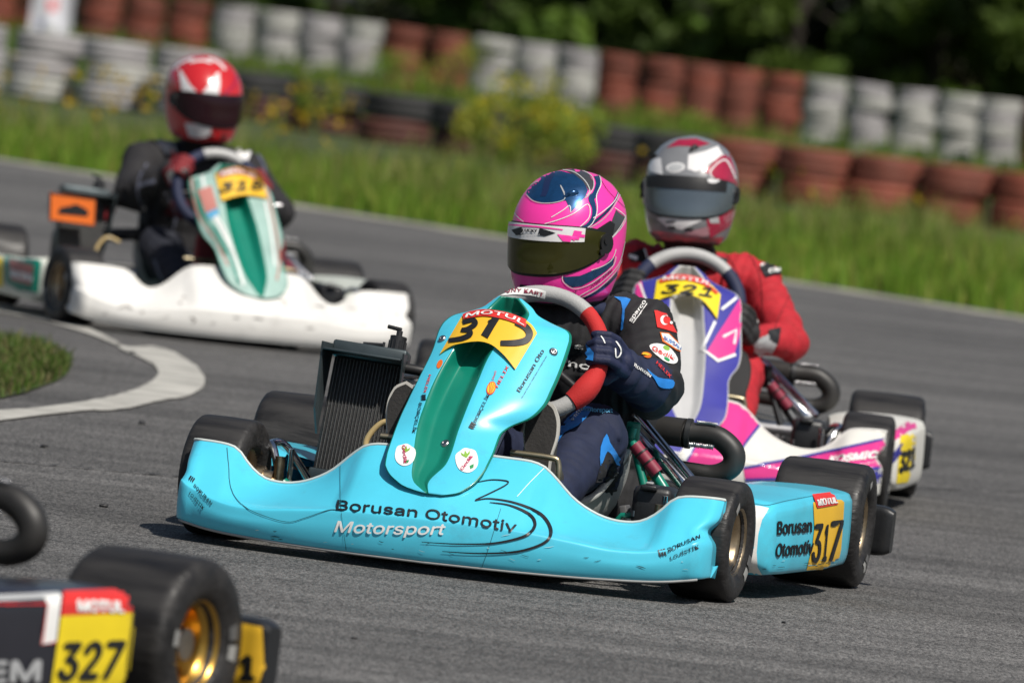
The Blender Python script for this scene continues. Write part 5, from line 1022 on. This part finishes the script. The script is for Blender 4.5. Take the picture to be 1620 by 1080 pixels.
ST(ZP, p, [(850, 880), (895, 850), (915, 845)], 30, PINKP, name='sticker', off=.0014); PO(ZP, p, [(872, 880), (914, 870), (912, 950), (892, 1012), (860, 1016)], YEL2, name='number_plate', off=.002); T(ZP, p, '321', (868, 985), (908, 968), (6, -80), BLK, bold=.03, off=.003, name='number'); T(ZP, p, 'KOSMIC', (846, 960), (872, 930), (4, -42), PURP, bold=.04, off=.003)
# ---------------------------------------------------------------- kart 315
ZW = zoomed(0, 60, 2.1606); n_ = Wk['nose']
for L_, mt, wd in (([(668, 470), (690, 590), (745, 680), (790, 760), (815, 840)], GREEN, 9), ([(690, 462), (712, 560), (752, 650), (800, 740), (832, 845)], WHT, 8), ([(655, 480), (676, 600), (735, 690), (780, 780)], CORAL, 6), ([(735, 640), (775, 720), (820, 840)], MINT, 9), ([(720, 580), (770, 660), (812, 770)], WHT, 7), ([(930, 500), (950, 600), (972, 720), (965, 800)], GREEN, 8), ([(912, 520), (938, 640), (955, 760), (945, 830)], CORAL, 6), ([(945, 560), (978, 700), (976, 780)], WHT, 7), ([(905, 560), (925, 660), (940, 780)], WHT, 7), ([(660, 520), (700, 640), (770, 740)], GREEN, 5), ([(880, 470), (925, 490), (940, 560)], WHT, 8)):
    ST(ZW, n_, L_, wd, mt, off=.0022, jump=.2)
PO(ZW, n_, [(676, 522), (724, 506), (744, 582), (704, 600)], CORAL, name='sticker', off=.003, jump=.2); PO(ZW, n_, [(706, 600), (744, 584), (748, 604), (716, 622)], CYANP, name='sticker', off=.003, jump=.2)
pl = plate_from_pixels(Wk['root'], Wk['nose_smooth'], ZW((756, 562), (790, 548), (830, 540), (880, 544), (912, 554)), ZW((734, 470), (770, 452), (820, 446), (870, 458), (898, 486)), YEL, lift=.014)
T(ZW, pl, '315', (752, 530), (896, 522), (4, -42), BLK, bold=.04, shear=.1, bend=4, off=.004, name='number'); ST(ZW, pl, [(748, 472), (790, 458), (830, 458), (880, 474)], 20, CORAL, name='sponsor_strip', off=.004); T(ZW, pl, 'MOTUL', (760, 472), (878, 476), (2, -16), WHT, bold=.05, bend=9, off=.0055)
# orange cover over the upper radiator
Mw = Wk['M']; q = [local(*ZW(c)[0], -.33, Mw) for c in ((172, 527), (330, 550), (324, 646), (170, 625))]; mb = MB(); nx = Vector((-.02, 0, 0)); mb.add(q+[v+nx for v in q], [(3, 2, 1, 0), (4, 5, 6, 7), (0, 1, 5, 4), (1, 2, 6, 5), (2, 3, 7, 6), (3, 0, 4, 7)], 0, False)
cv = mb.build('radiator_cover', ORANGE, Wk['root']); PO(ZW, cv, [(196, 600), (205, 580), (235, 575), (260, 568), (290, 582), (304, 596), (298, 610)], BLK, name='logo', off=.002)
ST(ZW, cv, [(172, 530), (328, 552), (322, 643), (171, 622), (172, 530)], 5, BLK, name='border', off=.002, smooth=0)
mb = MB(); a = local(*ZW((330, 620))[0], -.5, Mw); c = local(*ZW((372, 545))[0], -.5, Mw); mb.tube([a, a.lerp(c, .5)+Vector((0, .02, 0)), c], .026, 10, 4); mb.build('red_hose', M('red_hose_rubber', (.30, .02, .03), .5), Wk['root'])
p = Wk['pod-1']
PO(ZW, p, [(14, 735), (80, 735), (142, 765), (132, 870), (60, 862), (20, 835)], GREEN, name='sticker', off=.002, jump=.3); PO(ZW, p, [(34, 755), (118, 778), (110, 845), (38, 825)], CORAL, name='sticker', off=.003, jump=.3); PO(ZW, p, [(-20, 715), (12, 722), (12, 850), (-20, 845)], YEL2, name='number_plate', off=.003, jump=.3); T(ZW, p, 'RACING', (40, 815), (112, 832), (2, -32), WHT, bold=.04, off=.004)
h = DW['helmet']
PO(ZW, h, [(612, 108), (624, 118), (648, 158), (684, 198), (684, 206), (626, 206), (618, 150)], WHH, name='paint_patch', off=.0015); PO(ZW, h, [(750, 118), (752, 160), (746, 206), (688, 206), (690, 190), (722, 150), (738, 122)], WHH, name='paint_patch', off=.0015)
PO(ZW, h, [(632, 290), (680, 296), (728, 292), (716, 336), (680, 344), (646, 336)], WHH, name='paint_patch', off=.0015); ST(ZW, h, [(596, 108), (620, 86), (660, 72)], 8, WHH, name='paint_stripe', off=.0015); ST(ZW, h, [(770, 110), (745, 84), (710, 72)], 8, WHH, name='paint_stripe', off=.0015); ST(ZW, h, [(760, 200), (800, 160), (806, 130)], 10, CRIM, name='paint_stripe', off=.0015); ST(ZW, h, [(650, 84), (690, 78), (722, 86)], 7, WHH, name='paint_stripe', off=.0015)
PO(ZW, h, [(575, 300), (590, 330), (640, 356), (700, 362), (760, 340), (776, 318), (740, 352), (690, 372), (620, 368), (588, 345)], BLKRUB, name='paint_patch', off=.0012)
b = DW['body']
PO(ZW, b, [(525, 346), (588, 338), (604, 392), (572, 402)], SILV, name='shoulder_patch', off=.004, jump=.2); PO(ZW, b, [(800, 368), (864, 384), (844, 424), (816, 402)], WHT, name='shoulder_patch', off=.004, jump=.2); ST(ZW, b, [(585, 388), (600, 410), (620, 420)], 12, REDP, name='suit_stripe', off=.004, jump=.2); ST(ZW, b, [(470, 505), (530, 488)], 12, M('slate_print', (.12, .13, .18), .6), name='suit_stripe', off=.004, jump=.2); PO(ZW, b, [(560, 600), (600, 540), (650, 560), (640, 620)], M('dark_red_print', (.12, .012, .018), .7), name='suit_panel', off=.004, jump=.2)
g_ = DW['gloveR']; PO(ZW, g_, [(572, 465), (590, 440), (600, 470), (584, 500)], WHT, name='glove_panel', off=.003, jump=.2)
PO(ZW, g_, [(590, 470), (640, 440), (650, 480), (610, 510)], BLK, name='glove_panel', off=.003, jump=.2)
f = Wk['fairing']; SC = M('scuff_mark', (.22, .2, .18), .8, var=.5, vscale=60)
ZS = zoomed(0, 440, 3.375)
for L_, wd in (([(630, 160), (670, 150), (710, 165)], [1, 12, 2]), ([(750, 185), (768, 178)], [3, 10]), ([(1012, 205), (1040, 222), (1026, 240)], [2, 12, 3]), ([(550, 190), (570, 180)], [2, 6]), ([(860, 212), (905, 204)], [1, 4])): ST(ZS, f, L_, wd, SC, name='scuff', off=.0015)
# ---------------------------------------------------------------- kart 327
ZF = zoomed(0, 740, 3.1768); p = Fk['pod1']
ST(ZF, p, [(-200, 655), (0, 652), (150, 645), (300, 638)], 30, SILV, name='sticker', off=.0014, smooth=0); PO(ZF, p, [(215, 645), (304, 636), (276, 872), (200, 884), (236, 690)], WHT, name='sticker', off=.002); ST(ZF, p, [(-200, 690), (0, 684), (232, 682), (205, 885), (276, 872)], 7, REDP, name='sticker', off=.0028, smooth=0)
T(ZF, p, 'EM', (-70, 1072), (188, 1066), (10, -142), SILV, bold=.04, off=.003)
PO(ZF, p, [(316, 622), (640, 606), (682, 612), (692, 636), (680, 724), (300, 742)], REDP, name='sponsor_strip', off=.0022); T(ZF, p, 'MOTUL', (384, 716), (612, 722), (-2, -66), WHT, bold=.06, off=.0036)
PO(ZF, p, [(300, 742), (680, 724), (650, 960), (630, 1180), (600, 1300), (220, 1300), (250, 1100), (280, 900)], YEL2, name='number_plate', off=.0022); T(ZF, p, '327', (280, 1060), (580, 1048), (50, -255), BLK, bold=.03, off=.0036, name='number')
r_ = Fk['rear']; PO(ZF, r_, [(1165, 770), (1320, 800), (1330, 1000), (1290, 1120), (1130, 1120), (1150, 950)], YEL, name='sticker', off=.002); T(ZF, r_, '1', (1215, 1060), (1275, 1060), (10, -160), BLK, bold=.06, off=.003)

# ---------------------------------------------------------------- rubber crumbs on the track
for k, (px, py, sz) in enumerate(((165, 802, .0075), (224, 671, .009), (70, 708, .008), (208, 560, .010), (1240, 985, .004), (560, 1010, .004))):
    g0 = ground(px, py); bm = bmesh.new(); bmesh.ops.create_icosphere(bm, subdivisions=2, radius=1)
    for v in bm.verts: v.co = Vector((v.co.x*1.5, v.co.y, v.co.z*.6))*sz*(1+.5*noise.noise(v.co*1.7+Vector((k*3, 0, 0))))
    me = bpy.data.meshes.new('rubber_crumb'); bm.to_mesh(me); bm.free(); me.materials.append(RUBS); o = link('rubber_crumb', me, None, (g0.x, g0.y, sz*.45)); o.rotation_euler = (0, 0, k*1.3)
    tag(o, 'small black rubber crumb lying on the asphalt', 'rubber crumb', 'rubber crumbs on the track')

# ---------------------------------------------------------------- wear on the turquoise bodywork
f = A['fairing']; RUBM = M('rubber_smear', (.03, .10, .12), .7, var=.5, vscale=80); PALE = M('pale_scratch', (.35, .62, .66), .6)
wr = random.Random(12)
for k in range(26):
    t = wr.random(); x = 300+t*790; y = 846+t*66-abs(wr.gauss(0, 16))-4; L_ = wr.uniform(3, 17); a = wr.gauss(.12, .25)
    stroke(f, [(x, y), (x+L_*.5, y+L_*.5*a+wr.uniform(-1, 1)), (x+L_, y+L_*a)], [.4, wr.uniform(.7, 1.7), .4], RUBM if wr.random() < .55 else PALE, 'scuff', .0016, 3)
for k in range(14):
    t = wr.random(); x = 1205+t*120; y = 905-t*12-abs(wr.gauss(0, 9)); L_ = wr.uniform(3, 12)
    stroke(A['pod1'], [(x, y), (x+L_, y-L_*.1)], [.4, 1.1, .4], RUBM if wr.random() < .6 else PALE, 'scuff', .0020, 3)
for k in range(12):
    x, y = wr.uniform(130, 640), wr.uniform(470, 520); L_ = wr.uniform(4, 22)
    stroke(Wk['fairing'], [(x, y), (x+L_*.6, y+wr.uniform(-1, 3)), (x+L_, y+L_*.12)], [.4, wr.uniform(.8, 3), .4], SC, 'scuff', .002, 3)

b = DW['body']; SL = M('slate_print', (0, 0, 0))
for L_, wd, mt in (([(500, 430), (470, 520), (500, 600)], 5, SL), ([(560, 520), (600, 600), (590, 660)], 6, SL), ([(660, 560), (700, 590), (740, 600)], 10, M('grey_suit_print', (.30, .30, .32), .7)), ([(530, 760), (545, 800), (560, 830)], 8, SL), ([(880, 400), (900, 440), (905, 470)], 6, SL)): ST(ZW, b, L_, wd, mt, name='suit_stripe', off=.004, jump=.2)
b = DB['body']
for L_ in ([(430, 350), (470, 420), (480, 520), (470, 600)], [(360, 345), (400, 400), (430, 470)], [(560, 470), (520, 560), (505, 600)]): ST(ZP, b, L_, 2.2, M('dark_red_seam', (.16, .006, .01), .8), name='suit_seam', off=.002, jump=.2)
